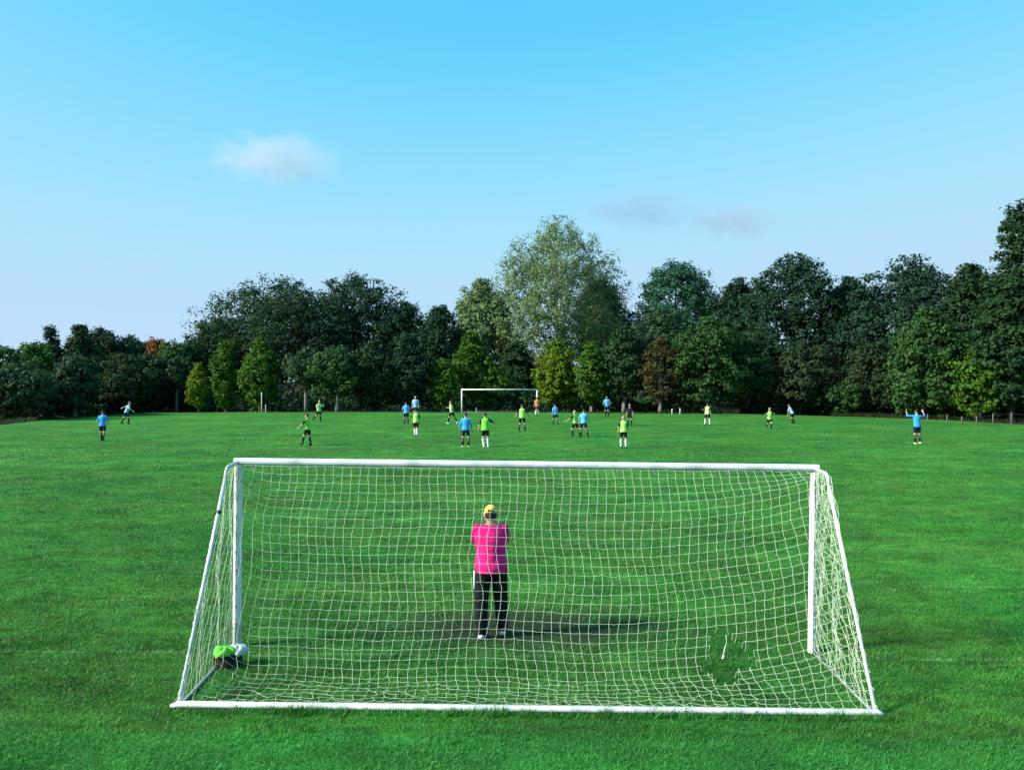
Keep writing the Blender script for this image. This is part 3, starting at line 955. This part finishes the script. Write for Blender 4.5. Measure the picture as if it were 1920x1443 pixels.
# ------------------------------------------------------------------ people
SKIN = mat_plain('skin', (0.52, 0.31, 0.21), 0.55, 0.08, 8)
HAIR = mat_plain('hair_dark', (0.018, 0.013, 0.010), 0.7, 0.2, 40, 0.3)
HAIRB = mat_plain('hair_brown', (0.10, 0.06, 0.035), 0.7, 0.2, 40, 0.3)
HAIRG = mat_plain('hair_fair', (0.42, 0.36, 0.26), 0.7, 0.2, 40, 0.3)
EYE = mat_plain('eye', (0.02, 0.015, 0.012), 0.3)
CL = {k: mat_plain('cloth_' + k, c, 0.85, 0.10, 7, 0.3, spec=0.15) for k, c in {
    'blue': (0.045, 0.33, 0.70), 'skyblue': (0.10, 0.40, 0.74), 'paleblue': (0.26, 0.54, 0.80), 'green': (0.20, 0.72, 0.07), 'lime': (0.38, 0.80, 0.16),
    'palelime': (0.42, 0.72, 0.26), 'white': (0.78, 0.80, 0.76), 'black': (0.010, 0.012, 0.016), 'navy': (0.010, 0.018, 0.045), 'orange': (0.85, 0.30, 0.10),
    'pink': (0.80, 0.022, 0.22), 'cap': (0.78, 0.52, 0.12), 'boot': (0.02, 0.02, 0.02), 'bootlime': (0.65, 0.72, 0.25), 'brown': (0.06, 0.03, 0.022), 'bag': (0.03, 0.018, 0.018), 'bib_green': (0.13, 0.55, 0.05), 'bib_white': (0.46, 0.56, 0.50)}.items()}


CL['pink'] = mat_plain('pink_jersey', (0.80, 0.022, 0.22), 0.85, 0.08, 6, 0.9, spec=0.1)
CL['black'] = mat_plain('cloth_black', (0.012, 0.013, 0.017), 0.85, 0.15, 6, 0.8, spec=0.15)


def V(*a): return Vector(a)


def fingers(mb, wrist, d, side, curl=0.5, sc=1.0):
    """palm and five bent fingers; side = direction of the thumb"""
    d = d.normalized(); side = (side - d * side.dot(d)).normalized(); nrm = d.cross(side)
    palm = wrist + d * 0.085 * sc
    mb.loft([(wrist - d * 0.01, side * 0.028 * sc, nrm * 0.02 * sc), (wrist + d * 0.04 * sc, side * 0.040 * sc, nrm * 0.016 * sc), (palm, side * 0.042 * sc, nrm * 0.013 * sc)], 8)
    for k, ln in enumerate((0.066, 0.078, 0.072, 0.056)):
        b = palm + side * (0.030 - 0.02 * k) * sc - d * 0.008
        m = b + (d * math.cos(curl * 0.6) + nrm * math.sin(curl * 0.6)) * ln * 0.5 * sc
        e = m + (d * math.cos(curl * 1.5) + nrm * math.sin(curl * 1.5)) * ln * 0.5 * sc
        mb.tube([b, m, e], [0.0095 * sc, 0.0088 * sc, 0.006 * sc], 6)
    b = wrist + d * 0.025 * sc + side * 0.03 * sc
    m = b + (d * 0.6 + side * 0.75).normalized() * 0.04 * sc
    e = m + (d * 0.9 + side * 0.3 + nrm * 0.3 * curl).normalized() * 0.032 * sc
    mb.tube([b, m, e], [0.012 * sc, 0.011 * sc, 0.007 * sc], 6)


def person(label, px, feet, head, heading, kit, pose, vox=0.022, cap=False):
    """heading: 0 walks away from the camera, 180 faces it, 90 walks to the left, -90 to the right"""
    g = ground_at(px, feet)
    s = pose.get('scale', 1.0)
    tl = math.radians(pose.get('lean', 3)); sd = math.radians(pose.get('side', 0))
    upv = V(math.sin(sd), math.sin(tl), math.cos(tl) * math.cos(sd)).normalized()
    X = V(1, 0, 0); X = (X - upv * X.dot(upv)).normalized(); Y = upv.cross(X)
    pel = V(0, 0, 0.0)
    seg = []
    # legs
    J = {}
    for k, sx in (('l', -1), ('r', 1)):
        a, b = pose.get(k + 'leg', ((sx * 0.06, 0, -1), (0, 0, -1)))
        hip = pel + X * sx * 0.095 - V(0, 0, 0.02)
        kn = hip + V(*a).normalized() * 0.43
        an = kn + V(*b).normalized() * 0.42
        J[k] = (hip, kn, an)
    low = min(J['l'][2].z, J['r'][2].z)
    dz = 0.075 - low
    for k in J: J[k] = tuple(p + V(0, 0, dz) for p in J[k])
    pel = V(0, 0, dz)
    ch = pel + upv * 0.36; sh = pel + upv * 0.52; nk = pel + upv * 0.58
    nod = math.radians(pose.get('nod', 0))
    hup = (upv * math.cos(nod) + Y * math.sin(nod)).normalized()
    if pose.get('upright', True): hup = (hup + V(0, 0, 0.8)).normalized()
    hd = nk + hup * pose.get('neck', 0.135)
    hy = (Y - hup * Y.dot(hup)).normalized(); hxv = hy.cross(hup)
    tw = math.radians(pose.get('turn', 0))
    hy, hxv = hy * math.cos(tw) + hxv * math.sin(tw), hxv * math.cos(tw) - hy * math.sin(tw)
    total = hd.z + 0.13
    A = {}
    for k, sx in (('l', -1), ('r', 1)):
        a, b = pose.get(k + 'arm', ((sx * 0.22, 0.0, -1), (sx * 0.05, 0.25, -1)))
        s0 = sh + X * sx * 0.185 - upv * 0.03
        el = s0 + (X * a[0] + Y * a[1] + V(0, 0, a[2])).normalized() * 0.285
        wr = el + (X * b[0] + Y * b[1] + V(0, 0, b[2])).normalized() * 0.25
        A[k] = (s0, el, wr)

    def torso(mb, o=0.0, z0=-0.06, top=0.545, loose=0.0):
        R_ = [(-0.08, .150, .112), (0.0, .165, .118), (0.10, .150, .105), (0.20, .145, .100), (0.33, .170, .112), (0.44, .180, .108), (0.51, .150, .085), (0.545, .09, .07)]
        mb.loft([(pel + upv * h_, X * (a_ + o + loose * (1 - h_ / 0.5)), Y * (b_ + o + loose * (1 - h_ / 0.5))) for h_, a_, b_ in R_ if z0 <= h_ <= top], 18)

    def head_bits(mb, o=0.0):
        rings = [(-0.125, .03, .03, .035), (-0.105, .050, .055, .028), (-0.06, .066, .078, .014), (0.0, .074, .094, .0), (0.05, .073, .094, -.004), (0.09, .058, .076, -.006), (0.115, .030, .042, -.006)]
        mb.loft([(hd + hup * h_ + hy * c_, hxv * (a_ + o), hy * (b_ + o)) for h_, a_, b_, c_ in rings], 14)

    # body, one continuous skin
    mb = MB()
    torso(mb)
    mb.capsule(nk - upv * 0.08, hd - hup * 0.05, 0.056, 0.052)
    head_bits(mb)
    mb.capsule(hd + hy * 0.09 - hup * 0.005, hd + hy * 0.112 - hup * 0.03, 0.010, 0.015)      # nose
    for sx in (-1, 1): mb.capsule(hd + hxv * sx * 0.078 - hup * 0.03 - hy * 0.01, hd + hxv * sx * 0.082 + hup * 0.02 - hy * 0.015, 0.013, 0.016)
    for k in 'lr':
        s0, el, wr = A[k]; hip, kn, an = J[k]
        mb.capsule(s0, el, 0.054, 0.041); mb.capsule(el, wr, 0.041, 0.028)
        mb.capsule(hip, kn, 0.086, 0.056); mb.capsule(kn, an, 0.057, 0.038)
        cal = kn.lerp(an, 0.3); mb.capsule(cal + V(0, -0.015, 0), kn.lerp(an, 0.55), 0.058, 0.045)
    for k, sx in (('l', -1), ('r', 1)):
        dh = A[k][2] - A[k][1]
        mb.capsule(A[k][2], A[k][2] + dh.normalized() * 0.06, 0.03, 0.03)
    body = mb.remesh(vox, 3, 'body')
    fb = MB()
    for k, sx in (('l', -1), ('r', 1)):
        dh = A[k][2] - A[k][1]
        fingers(fb, A[k][2] + dh.normalized() * 0.02, dh, Y * 0.8 - X * sx * 0.6, 0.6 * (1 if sx == 1 else -1))
    bm = bmesh.new(); bm.from_mesh(body); tmp = fb.mesh('t'); bm.from_mesh(tmp); bm.to_mesh(body); bm.free(); bpy.data.meshes.remove(tmp)

    root = empty('person', g, math.radians(heading))
    sc_h = (feet - head) / F * g.y / total
    root.scale = (sc_h * pose.get('wide', 1.0), sc_h * pose.get('wide', 1.0), sc_h)
    tag(root, label, 'person', kit.get('group'))
    link('body', body, SKIN, root, True)

    def part(name, mbx, mat, v=vox, sm=2):
        return link(name, mbx.remesh(v, sm, name), mat, root, True)
    # hair or cap
    mb = MB()
    rings = [(-0.035, .070, .070, -.042), (0.01, .081, .088, -.018), (0.05, .081, .100, -.006), (0.09, .068, .086, -.006), (0.125, .036, .048, -.006)]
    if cap:
        rings = [(-0.005, .085, .104, 0.0), (0.03, .088, .108, -.002), (0.07, .083, .102, -.004), (0.105, .062, .078, -.006), (0.132, .025, .03, -.006)]
        h0 = MB(); h0.loft([(hd + hup * h_ + hy * c_, hxv * a_, hy * b_) for h_, a_, b_, c_ in [(-0.07, .055, .05, -.055), (-0.03, .076, .075, -.036), (0.02, .080, .088, -.012), (0.05, .078, .095, -.006)]], 16)
        part('hair', h0, HAIR, 0.010, 2)
        mb.loft([(hd + hup * h_ + hy * c_, hxv * a_, hy * b_) for h_, a_, b_, c_ in rings], 20)
        # peak towards the front
        for ax_ in np.linspace(-0.9, 0.9, 9):
            q = hd + hup * 0.012 + hy * 0.085 * math.cos(ax_) + hxv * 0.075 * math.sin(ax_)
            mb.capsule(q, q + hy * 0.075 * math.cos(ax_ * 0.7) + hxv * 0.02 * math.sin(ax_) - hup * 0.012, 0.009, 0.007, 6)
        cp = part('cap', mb, CL['cap'], 0.009, 2)
        b2 = MB(); b2.capsule(hd - hy * 0.095 + hup * 0.018 - hxv * 0.022, hd - hy * 0.095 + hup * 0.018 + hxv * 0.022, 0.018, 0.018, 8)
        link('cap_opening', b2.mesh('cap_opening'), HAIR, cp, True)
        b2 = MB(); b2.tube([hd - hy * 0.088 + hup * 0.0 - hxv * 0.045, hd - hy * 0.112 + hup * 0.0, hd - hy * 0.088 + hup * 0.0 + hxv * 0.045], 0.006, 6)
        link('strap', b2.mesh('strap'), CL['cap'], cp, True)
    else:
        mb.loft([(hd + hup * h_ + hy * c_, hxv * a_, hy * b_) for h_, a_, b_, c_ in rings], 14)
        part('hair', mb, kit.get('hair', HAIR), 0.02, 2)
    for sx in (-1, 1):
        e = MB(); e.capsule(hd + hy * 0.088 + hxv * sx * 0.032, hd + hy * 0.089 + hxv * sx * 0.034, 0.010, 0.010, 6)
        link('eye', e.mesh('eye'), EYE, root, True)
    # shirt with sleeves
    mb = MB(); torso(mb, 0.018 + pose.get('stout', 0), -0.09, 0.55, pose.get('loose', 0.012))
    fr_ = kit.get('sleeve_len', 0.8)
    sl_ = (MB(), MB())
    for k in 'lr':
        tgt = mb if kit.get('sleeve') is None else sl_['lr'.index(k)]
        s0, el, wr = A[k]
        if fr_ <= 1: tgt.capsule(s0 - X * (0.02 if k == 'r' else -0.02), s0.lerp(el, fr_), 0.070, 0.060)
        else:
            tgt.capsule(s0 - X * (0.02 if k == 'r' else -0.02), el, 0.072, 0.056); tgt.capsule(el, el.lerp(wr, fr_ - 1), 0.056, 0.041)
    if kit.get('sleeve') is not None:
        for k in 'lr': mb.capsule(A[k][0] - upv * 0.02, A[k][0] - upv * 0.02 - X * (0.05 if k == 'r' else -0.05), 0.064, 0.074)
        for m_ in sl_: part('sleeve', m_, kit['sleeve'])
        part('bib', mb, kit['shirt'])
    else: part('shirt', mb, kit['shirt'])
    # shorts or trousers
    mb = MB()
    mb.loft([(pel + upv * h_, X * a_, Y * b_) for h_, a_, b_ in [(-0.10, .165, .125), (-0.03, .178, .132), (0.06, .168, .122), (0.12, .150, .108)]], 16)
    if kit.get('trousers'):
        for k in 'lr':
            hip, kn, an = J[k]
            mb.capsule(hip, kn, 0.112, 0.090); mb.capsule(kn, kn.lerp(an, 0.93), 0.090, 0.074)
        part('trousers', mb, kit['shorts'])
    else:
        for k in 'lr':
            hip, kn, an = J[k]
            mb.capsule(hip, hip.lerp(kn, 0.62), 0.102, 0.094)
        part('shorts', mb, kit['shorts'])
    for k in 'lr':
        hip, kn, an = J[k]
        if not kit.get('trousers'):
            mb = MB(); mb.capsule(kn.lerp(an, 0.16), kn.lerp(an, 0.5), 0.066, 0.062); mb.capsule(kn.lerp(an, 0.5), an, 0.061, 0.046)
            part('sock', mb, kit['socks'], 0.02)
        toe = V(0, 1, 0) if (an.z - 0.075) < 0.05 else V(0, 0.55, -0.85)
        mb = MB(); q = an - V(0, 0, 0.035)
        mb.capsule(q - toe * 0.035, q + toe * 0.15 - V(0, 0, 0.008), 0.042, 0.033)
        mb.capsule(an + V(0, 0, 0.01), q + toe * 0.05, 0.045, 0.042)
        part('shoe', mb, kit['boots'], 0.016)
    return root, J, A, pel


# poses: directions of upper arm / forearm and thigh / shin in the person's own frame (x right, y forward)
STAND = dict(lleg=((-0.10, 0.03, -1), (-0.04, -0.05, -1)), rleg=((0.10, 0.0, -1), (0.04, -0.05, -1)))
WALK = dict(lleg=((-0.05, 0.38, -1), (0, 0.02, -1)), rleg=((0.05, -0.20, -1), (0, -0.55, -1)), larm=((-0.25, -0.35, -1), (-0.1, 0.15, -1)), rarm=((0.25, 0.35, -1), (0.05, 0.7, -1)), lean=5)
RUN = dict(lleg=((-0.05, 0.75, -1), (0, -0.35, -1)), rleg=((0.05, -0.35, -1), (0, -1.3, -0.6)), larm=((-0.35, -0.75, -0.8), (-0.05, 0.3, -1)), rarm=((0.3, 0.6, -0.9), (0.0, 1, 0.3)), lean=14)
RUNARM = dict(RUN, larm=((-0.4, -1.0, -0.55), (-0.15, -1.0, -0.7)), rarm=((0.35, 0.5, -0.8), (0.1, 1, -0.3)), lean=20, rleg=((0.05, -0.35, -1), (0, -0.5, -1)), lleg=((-0.05, 0.35, -1), (0, -0.1, -1)))
JOG = dict(lleg=((-0.07, 0.2, -1), (0, -0.1, -1)), rleg=((0.08, 0.15, -1), (0.0, -0.9, -0.9)), larm=((-0.4, -0.2, -1), (0.1, 0.9, -0.3)), rarm=((0.4, -0.2, -1), (-0.1, 0.9, -0.2)), lean=8)
WIDE = dict(STAND, lleg=((-0.16, 0.05, -1), (-0.06, -0.06, -1)), rleg=((0.16, 0.0, -1), (0.06, -0.06, -1)), larm=((-0.7, 0.05, -1), (-0.35, 0.3, -1)), rarm=((0.7, 0.05, -1), (0.5, 0.3, -1)))
k_ = lambda **a: a
BLK, WHT = CL['black'], CL['white']
BLUE = k_(shirt=CL['blue'], shorts=CL['navy'], socks=BLK, boots=CL['boot'], group='players in blue')
GREEN = k_(shirt=CL['lime'], sleeve=BLK, shorts=BLK, socks=BLK, boots=CL['boot'], group='players in green bibs')

person('person in blue shirt and black shorts walking away, furthest left', 192, 826.5, 769, 8, dict(BLUE), WALK)
person('person in pale blue shirt running right with arm flung back, near left edge', 237, 795, 752, -75, dict(BLUE, shirt=CL['paleblue'], hair=HAIRB), RUNARM)
person('person in green bib walking left with one arm held out, left half', 577, 835, 775, 75, dict(GREEN, shirt=CL['green']), dict(WALK, larm=((-0.3, 0.6, -0.9), (-0.1, 1.0, -0.8)), lleg=((-0.05, 0.45, -1), (0, 0.25, -1)), rleg=((0.05, -0.1, -1), (0, -0.2, -1))))
person('person in pale bib running with one leg kicked back, before the pale-trunked tree', 598, 791, 750, -140, dict(GREEN, shirt=CL['palelime'], sleeve=None, hair=HAIRG), dict(RUN, larm=((-0.4, 0.5, -0.6), (0.3, 0.7, 0.7)), rarm=((0.4, 0.4, -0.7), (-0.3, 0.8, 0.5)), lean=6, lleg=((-0.05, 0.1, -1), (0, -0.05, -1)), rleg=((0.25, -0.2, -1), (0.5, -0.9, -0.8))))
person('person in light blue shirt and dark socks left of a green bib, walking away', 761.5, 796, 753, 10, dict(BLUE, shirt=CL['skyblue']), dict(JOG, nod=10))
person('person in pale blue shirt facing the camera behind a green-bibbed player', 779, 784, 742, 180, dict(BLUE, shirt=CL['paleblue'], hair=HAIRG), STAND)
person('person in lime bib, black shorts and white socks, left of three blue shirts', 779.5, 817.5, 766, 0, dict(GREEN, socks=WHT), dict(STAND, lleg=((0.06, 0.1, -1), (0.05, -0.05, -1)), rleg=((-0.02, -0.05, -1), (0, -0.12, -1))))
person('person in pale bib running left beside the far goal post', 847, 794, 751, 70, dict(GREEN, shirt=CL['palelime'], sleeve=None, hair=HAIRB, boots=CL['white']), dict(RUN, lean=8, rleg=((0.05, -0.5, -1), (0, -0.7, -1)), lleg=((-0.05, 0.45, -1), (0, 0.1, -1))))
person('largest person in long-sleeved blue shirt, seen from behind left of centre', 873, 838.5, 773, 0, dict(BLUE, sleeve_len=1.75, boots=CL['bootlime']), dict(STAND, larm=((-0.35, -0.1, -1), (-0.15, 0.15, -1)), rarm=((0.35, -0.05, -1), (0.1, 0.2, -1)), loose=0.025))
person('person in green bib and white socks with right elbow out, beside largest blue shirt', 909.5, 838.5, 773, 0, dict(GREEN, shirt=CL['green'], socks=WHT, boots=WHT), dict(STAND, larm=((-0.4, -0.05, -1), (-0.2, 0.05, -1)), rarm=((0.9, 0.1, -0.6), (1.0, 0.7, -0.4)), lleg=((-0.02, -0.03, -1), (0.1, -0.1, -1)), loose=0.02))
person('person in lime bib with both arms spread, below the far goal', 979, 809, 757, 5, dict(GREEN), WIDE)
person('person in orange shirt standing at the far goal post', 1007, 779, 744, 20, dict(BLUE, shirt=CL['orange'], shorts=CL['brown'], socks=WHT, hair=HAIRB, group='far goalkeeper'), STAND)
person('person in blue shirt and dark leggings with bowed head, right of the far goal', 1041.5, 796.5, 757, 20, dict(BLUE, shirt=CL['skyblue'], sleeve_len=1.7), dict(WALK, nod=25, lean=8))
person('person in lime bib stepping left, shoulder to shoulder with a blue shirt', 1078.5, 818, 769, 50, dict(GREEN, hair=HAIRG), dict(WALK, lleg=((-0.15, 0.35, -1), (0, -0.15, -1)), rleg=((0.1, -0.5, -1), (0.1, -0.6, -1)), larm=((-0.6, 0.5, -0.7), (-0.5, 0.7, -0.4))))
person('person in blue shirt walking right, shoulder to shoulder with a lime bib', 1094, 819.5, 766, -25, dict(BLUE, shirt=CL['skyblue']), dict(WALK, lleg=((-0.25, 0.1, -1), (-0.15, -0.1, -1)), rleg=((0.2, 0.15, -1), (0.25, 0.0, -1))))
person('person in light blue shirt farthest away, facing camera before the dark trunks', 1138, 781, 742, 165, dict(BLUE, shirt=CL['skyblue'], hair=HAIRB), dict(JOG))
person('person all in black standing behind a lime bib', 1181, 797.5, 757, 150, dict(BLUE, shirt=BLK, shorts=BLK, hair=HAIRG, group='referee'), STAND)
person('person in lime bib and white socks in front of the one in black', 1169, 839.5, 779, -5, dict(GREEN, socks=WHT, boots=CL['boot'], hair=HAIRG), dict(WALK, lleg=((-0.08, 0.1, -1), (-0.02, -0.05, -1)), rleg=((0.08, 0.02, -1), (0.02, -0.15, -1)), loose=0.02))
person('person in pale lime bib and white socks alone right of centre, facing right', 1326.5, 797, 755, -40, dict(GREEN, shirt=CL['palelime'], socks=WHT), dict(STAND, lleg=((-0.18, 0.0, -1), (-0.1, -0.05, -1)), rleg=((0.2, 0.0, -1), (0.1, -0.05, -1))))
person('person in yellow-green bib running towards the camera on one leg', 1443, 804, 764, 175, dict(GREEN, hair=HAIRG), dict(RUN, lean=5, larm=((-0.6, 0.1, -0.7), (0.2, 0.8, 0.4)), rarm=((0.6, 0.1, -0.7), (-0.1, 0.9, 0.4))))
person('person in pale blue shirt bending forward at the dark wood', 1486, 794, 758, 50, dict(BLUE, shirt=CL['paleblue'], hair=HAIRB), dict(JOG, lean=28, larm=((-0.15, 0.3, -1), (0, 0.2, -1)), rarm=((0.15, 0.25, -1), (0, 0.2, -1)), lleg=((-0.06, 0.15, -1), (0, -0.35, -1)), rleg=((0.06, 0.0, -1), (0.0, -0.3, -1))))
person('person in blue shirt holding both elbows up, furthest right', 1720, 832.5, 767, 5, dict(BLUE, sleeve_len=1.3, boots=CL['bootlime']), dict(WALK, larm=((-0.9, 0.2, 0.05), (0.1, 0.4, 0.6)), rarm=((0.9, 0.2, -0.05), (0.0, 0.4, 0.7)), lleg=((0.0, 0.1, -1), (0.05, -0.1, -1)), rleg=((0.03, 0.05, -1), (-0.05, -0.4, -1))))

# goalkeeper in the near goal mouth
KEEP = dict(lleg=((-0.05, -0.04, -1), (0.0, -0.06, -1)), rleg=((0.07, 0.20, -1), (0.05, 0.05, -1)),
            larm=((-0.08, 0.78, -0.62), (0.75, 0.65, -0.1)), rarm=((0.0, 0.8, -0.6), (-0.75, 0.65, -0.05)), lean=2, nod=26, loose=0.010, wide=1.05, neck=0.095, upright=False, stout=0.016)
kp_, J, A, pel = person('goalkeeper in pink top, black trousers and yellow cap seen from behind', 920, 1196, 948, 0,
                        dict(shirt=CL['pink'], sleeve_len=1.8, shorts=CL['black'], socks=BLK, boots=WHT, trousers=True), KEEP, vox=0.011, cap=True)
mb = MB()
hip, kn, an = J['l']
mb.loft([(hip.lerp(kn, f_) + V(-0.104 + 0.014 * f_, -0.02, 0), V(0.014, 0, 0), V(0, 0.035, 0)) for f_ in (0.08, 0.2, 0.4, 0.62)], 10)
mb.build('white_panel', WHT, kp_, True)

# ------------------------------------------------------------------ bag of bibs at the left post
g = ground_at(428, 1250)
bagr = empty('sports_bag', g, math.radians(12))
tag(bagr, 'dark open bag at the foot of the left near-goal post', 'bag')
mb = MB()
mb.loft([(V(0, 0, 0.0), V(0.145, 0, 0), V(0, 0.11, 0)), (V(0, 0, 0.05), V(0.16, 0, 0), V(0, 0.125, 0)), (V(0, 0, 0.13), V(0.15, 0, 0), V(0, 0.12, 0)), (V(0, 0, 0.16), V(0.15, 0, 0), V(0, 0.10, 0))], 16)
link('body', mb.remesh(0.012, 3, 'bag'), CL['bag'], bagr, True)
mb = MB(); mb.tube([(-0.158, -0.06, 0.08), (-0.178, 0, 0.11), (-0.158, 0.06, 0.08)], 0.009, 6)
mb.build('handle', CL['brown'], bagr, True)
mb = MB(); mb.box((-0.153, -0.02, 0.07), (0.012, 0.08, 0.10)); mb.build('end_patch', CL['brown'], bagr)


def heap(name, c, sx, sy, sz, mat, label, seed):
    """crumpled cloth: a noisy dome with a ragged hem"""
    r = np.random.default_rng(seed)
    n, m = 30, 12
    vs, fs = [], []
    ph = r.random(6) * 6.28
    for i in range(m):
        f_ = i / (m - 1)
        for k in range(n):
            a = 2 * math.pi * k / n
            rr = math.sin(f_ * 1.75) * (1 + 0.16 * f_ * math.sin(3 * a + ph[0]) + 0.10 * f_ * math.sin(7 * a + ph[1]))
            z = math.cos(f_ * 1.6) + 0.22 * math.sin(5 * a + 4 * f_ + ph[2]) * math.sin(f_ * 3) + 0.14 * math.sin(9 * a + 7 * f_ + ph[3]) * f_
            vs.append((sx * rr * math.cos(a), sy * rr * math.sin(a), sz * z))
    for i in range(m - 1):
        for k in range(n):
            fs.append((i * n + k, i * n + (k + 1) % n, (i + 1) * n + (k + 1) % n, (i + 1) * n + k))
    fs.append(tuple(range(n)))
    me = bpy.data.meshes.new(name); me.from_pydata(vs, [], fs); me.update()
    o = link(name, me, mat, None, True)
    sd_ = o.modifiers.new('thick', 'SOLIDIFY'); sd_.thickness = 0.006
    o.location = c
    tag(o, label, 'bib')
    return o


heap('bib', g + V(-0.05, -0.03, 0.160), 0.125, 0.11, 0.085, CL['bib_green'], 'bright green bib crumpled on top of the dark bag', 3)
heap('bib', g + V(0.09, 0.06, 0.150), 0.11, 0.11, 0.085, CL['bib_white'], 'whitish bib crumpled beside the green one on the bag', 5)

# ------------------------------------------------------------------ clouds
def cloud(label, px, py, wpx, hpx, dist, dens, seed, col=(1, 1, 1)):
    el = (YH - py) / F
    x, z = (px - 960) / F * dist, HC + el * dist
    a, b = wpx / F * dist / 2, hpx / F * dist / 2
    bm = bmesh.new(); bmesh.ops.create_icosphere(bm, subdivisions=3, radius=1.0)
    for v in bm.verts: v.co = (v.co.x * a, v.co.y * a * 0.7, v.co.z * b)
    me = bpy.data.meshes.new('cloud'); bm.to_mesh(me); bm.free()
    m, N, L = mat_new('cloud_vapour')
    out = N.new('ShaderNodeOutputMaterial'); pv = N.new('ShaderNodeVolumePrincipled')
    tc = N.new('ShaderNodeTexCoord')
    mp = N.new('ShaderNodeMapping'); mp.inputs['Scale'].default_value = (1 / a, 1 / (a * 0.7), 1 / b)
    L.new(tc.outputs['Object'], mp.inputs['Vector'])
    ln = N.new('ShaderNodeVectorMath'); ln.operation = 'LENGTH'; L.new(mp.outputs[0], ln.inputs[0])
    no = N.new('ShaderNodeTexNoise'); no.noise_dimensions = '4D'; no.inputs['W'].default_value = seed
    no.inputs['Scale'].default_value = 3.2 / a; no.inputs['Detail'].default_value = 5; no.inputs['Roughness'].default_value = 0.55
    mp2 = N.new('ShaderNodeMapping'); mp2.inputs['Scale'].default_value = (1, 1, 1.8)
    L.new(tc.outputs['Object'], mp2.inputs['Vector']); L.new(mp2.outputs[0], no.inputs['Vector'])
    f1 = N.new('ShaderNodeMath'); f1.operation = 'MULTIPLY_ADD'; L.new(no.outputs['Fac'], f1.inputs[0]); f1.inputs[1].default_value = 2.6
    sb = N.new('ShaderNodeMath'); sb.operation = 'MULTIPLY'; L.new(ln.outputs['Value'], sb.inputs[0]); sb.inputs[1].default_value = -1.5
    L.new(sb.outputs[0], f1.inputs[2])
    mr = N.new('ShaderNodeMapRange'); mr.inputs['From Min'].default_value = 0.05; mr.inputs['From Max'].default_value = 0.9; mr.inputs['To Max'].default_value = dens / a
    L.new(f1.outputs[0], mr.inputs['Value'])
    L.new(mr.outputs[0], pv.inputs['Density'])
    pv.inputs['Color'].default_value = (*col, 1)
    pv.inputs['Anisotropy'].default_value = 0.2
    L.new(pv.outputs[0], out.inputs['Volume'])
    o = link('cloud', me, m)
    o.location = (x, dist, z)
    tag(o, label, 'cloud', 'clouds')


cloud('soft pinkish white cloud in the left half of the sky', 520, 300, 310, 110, 2500, 1.2, 2.9, (1.0, 0.98, 1.0))
cloud('faint grey wisp of cloud above the right of the poplar', 1200, 395, 300, 90, 2500, 0.9, 4.2, (0.62, 0.70, 0.92))
cloud('small faint greyish cloud, furthest right', 1375, 415, 240, 80, 2500, 0.9, 7.7, (0.74, 0.74, 0.92))
print('LEAVES', LEAFCOUNT, 'GRASS', len(gv) // 3)
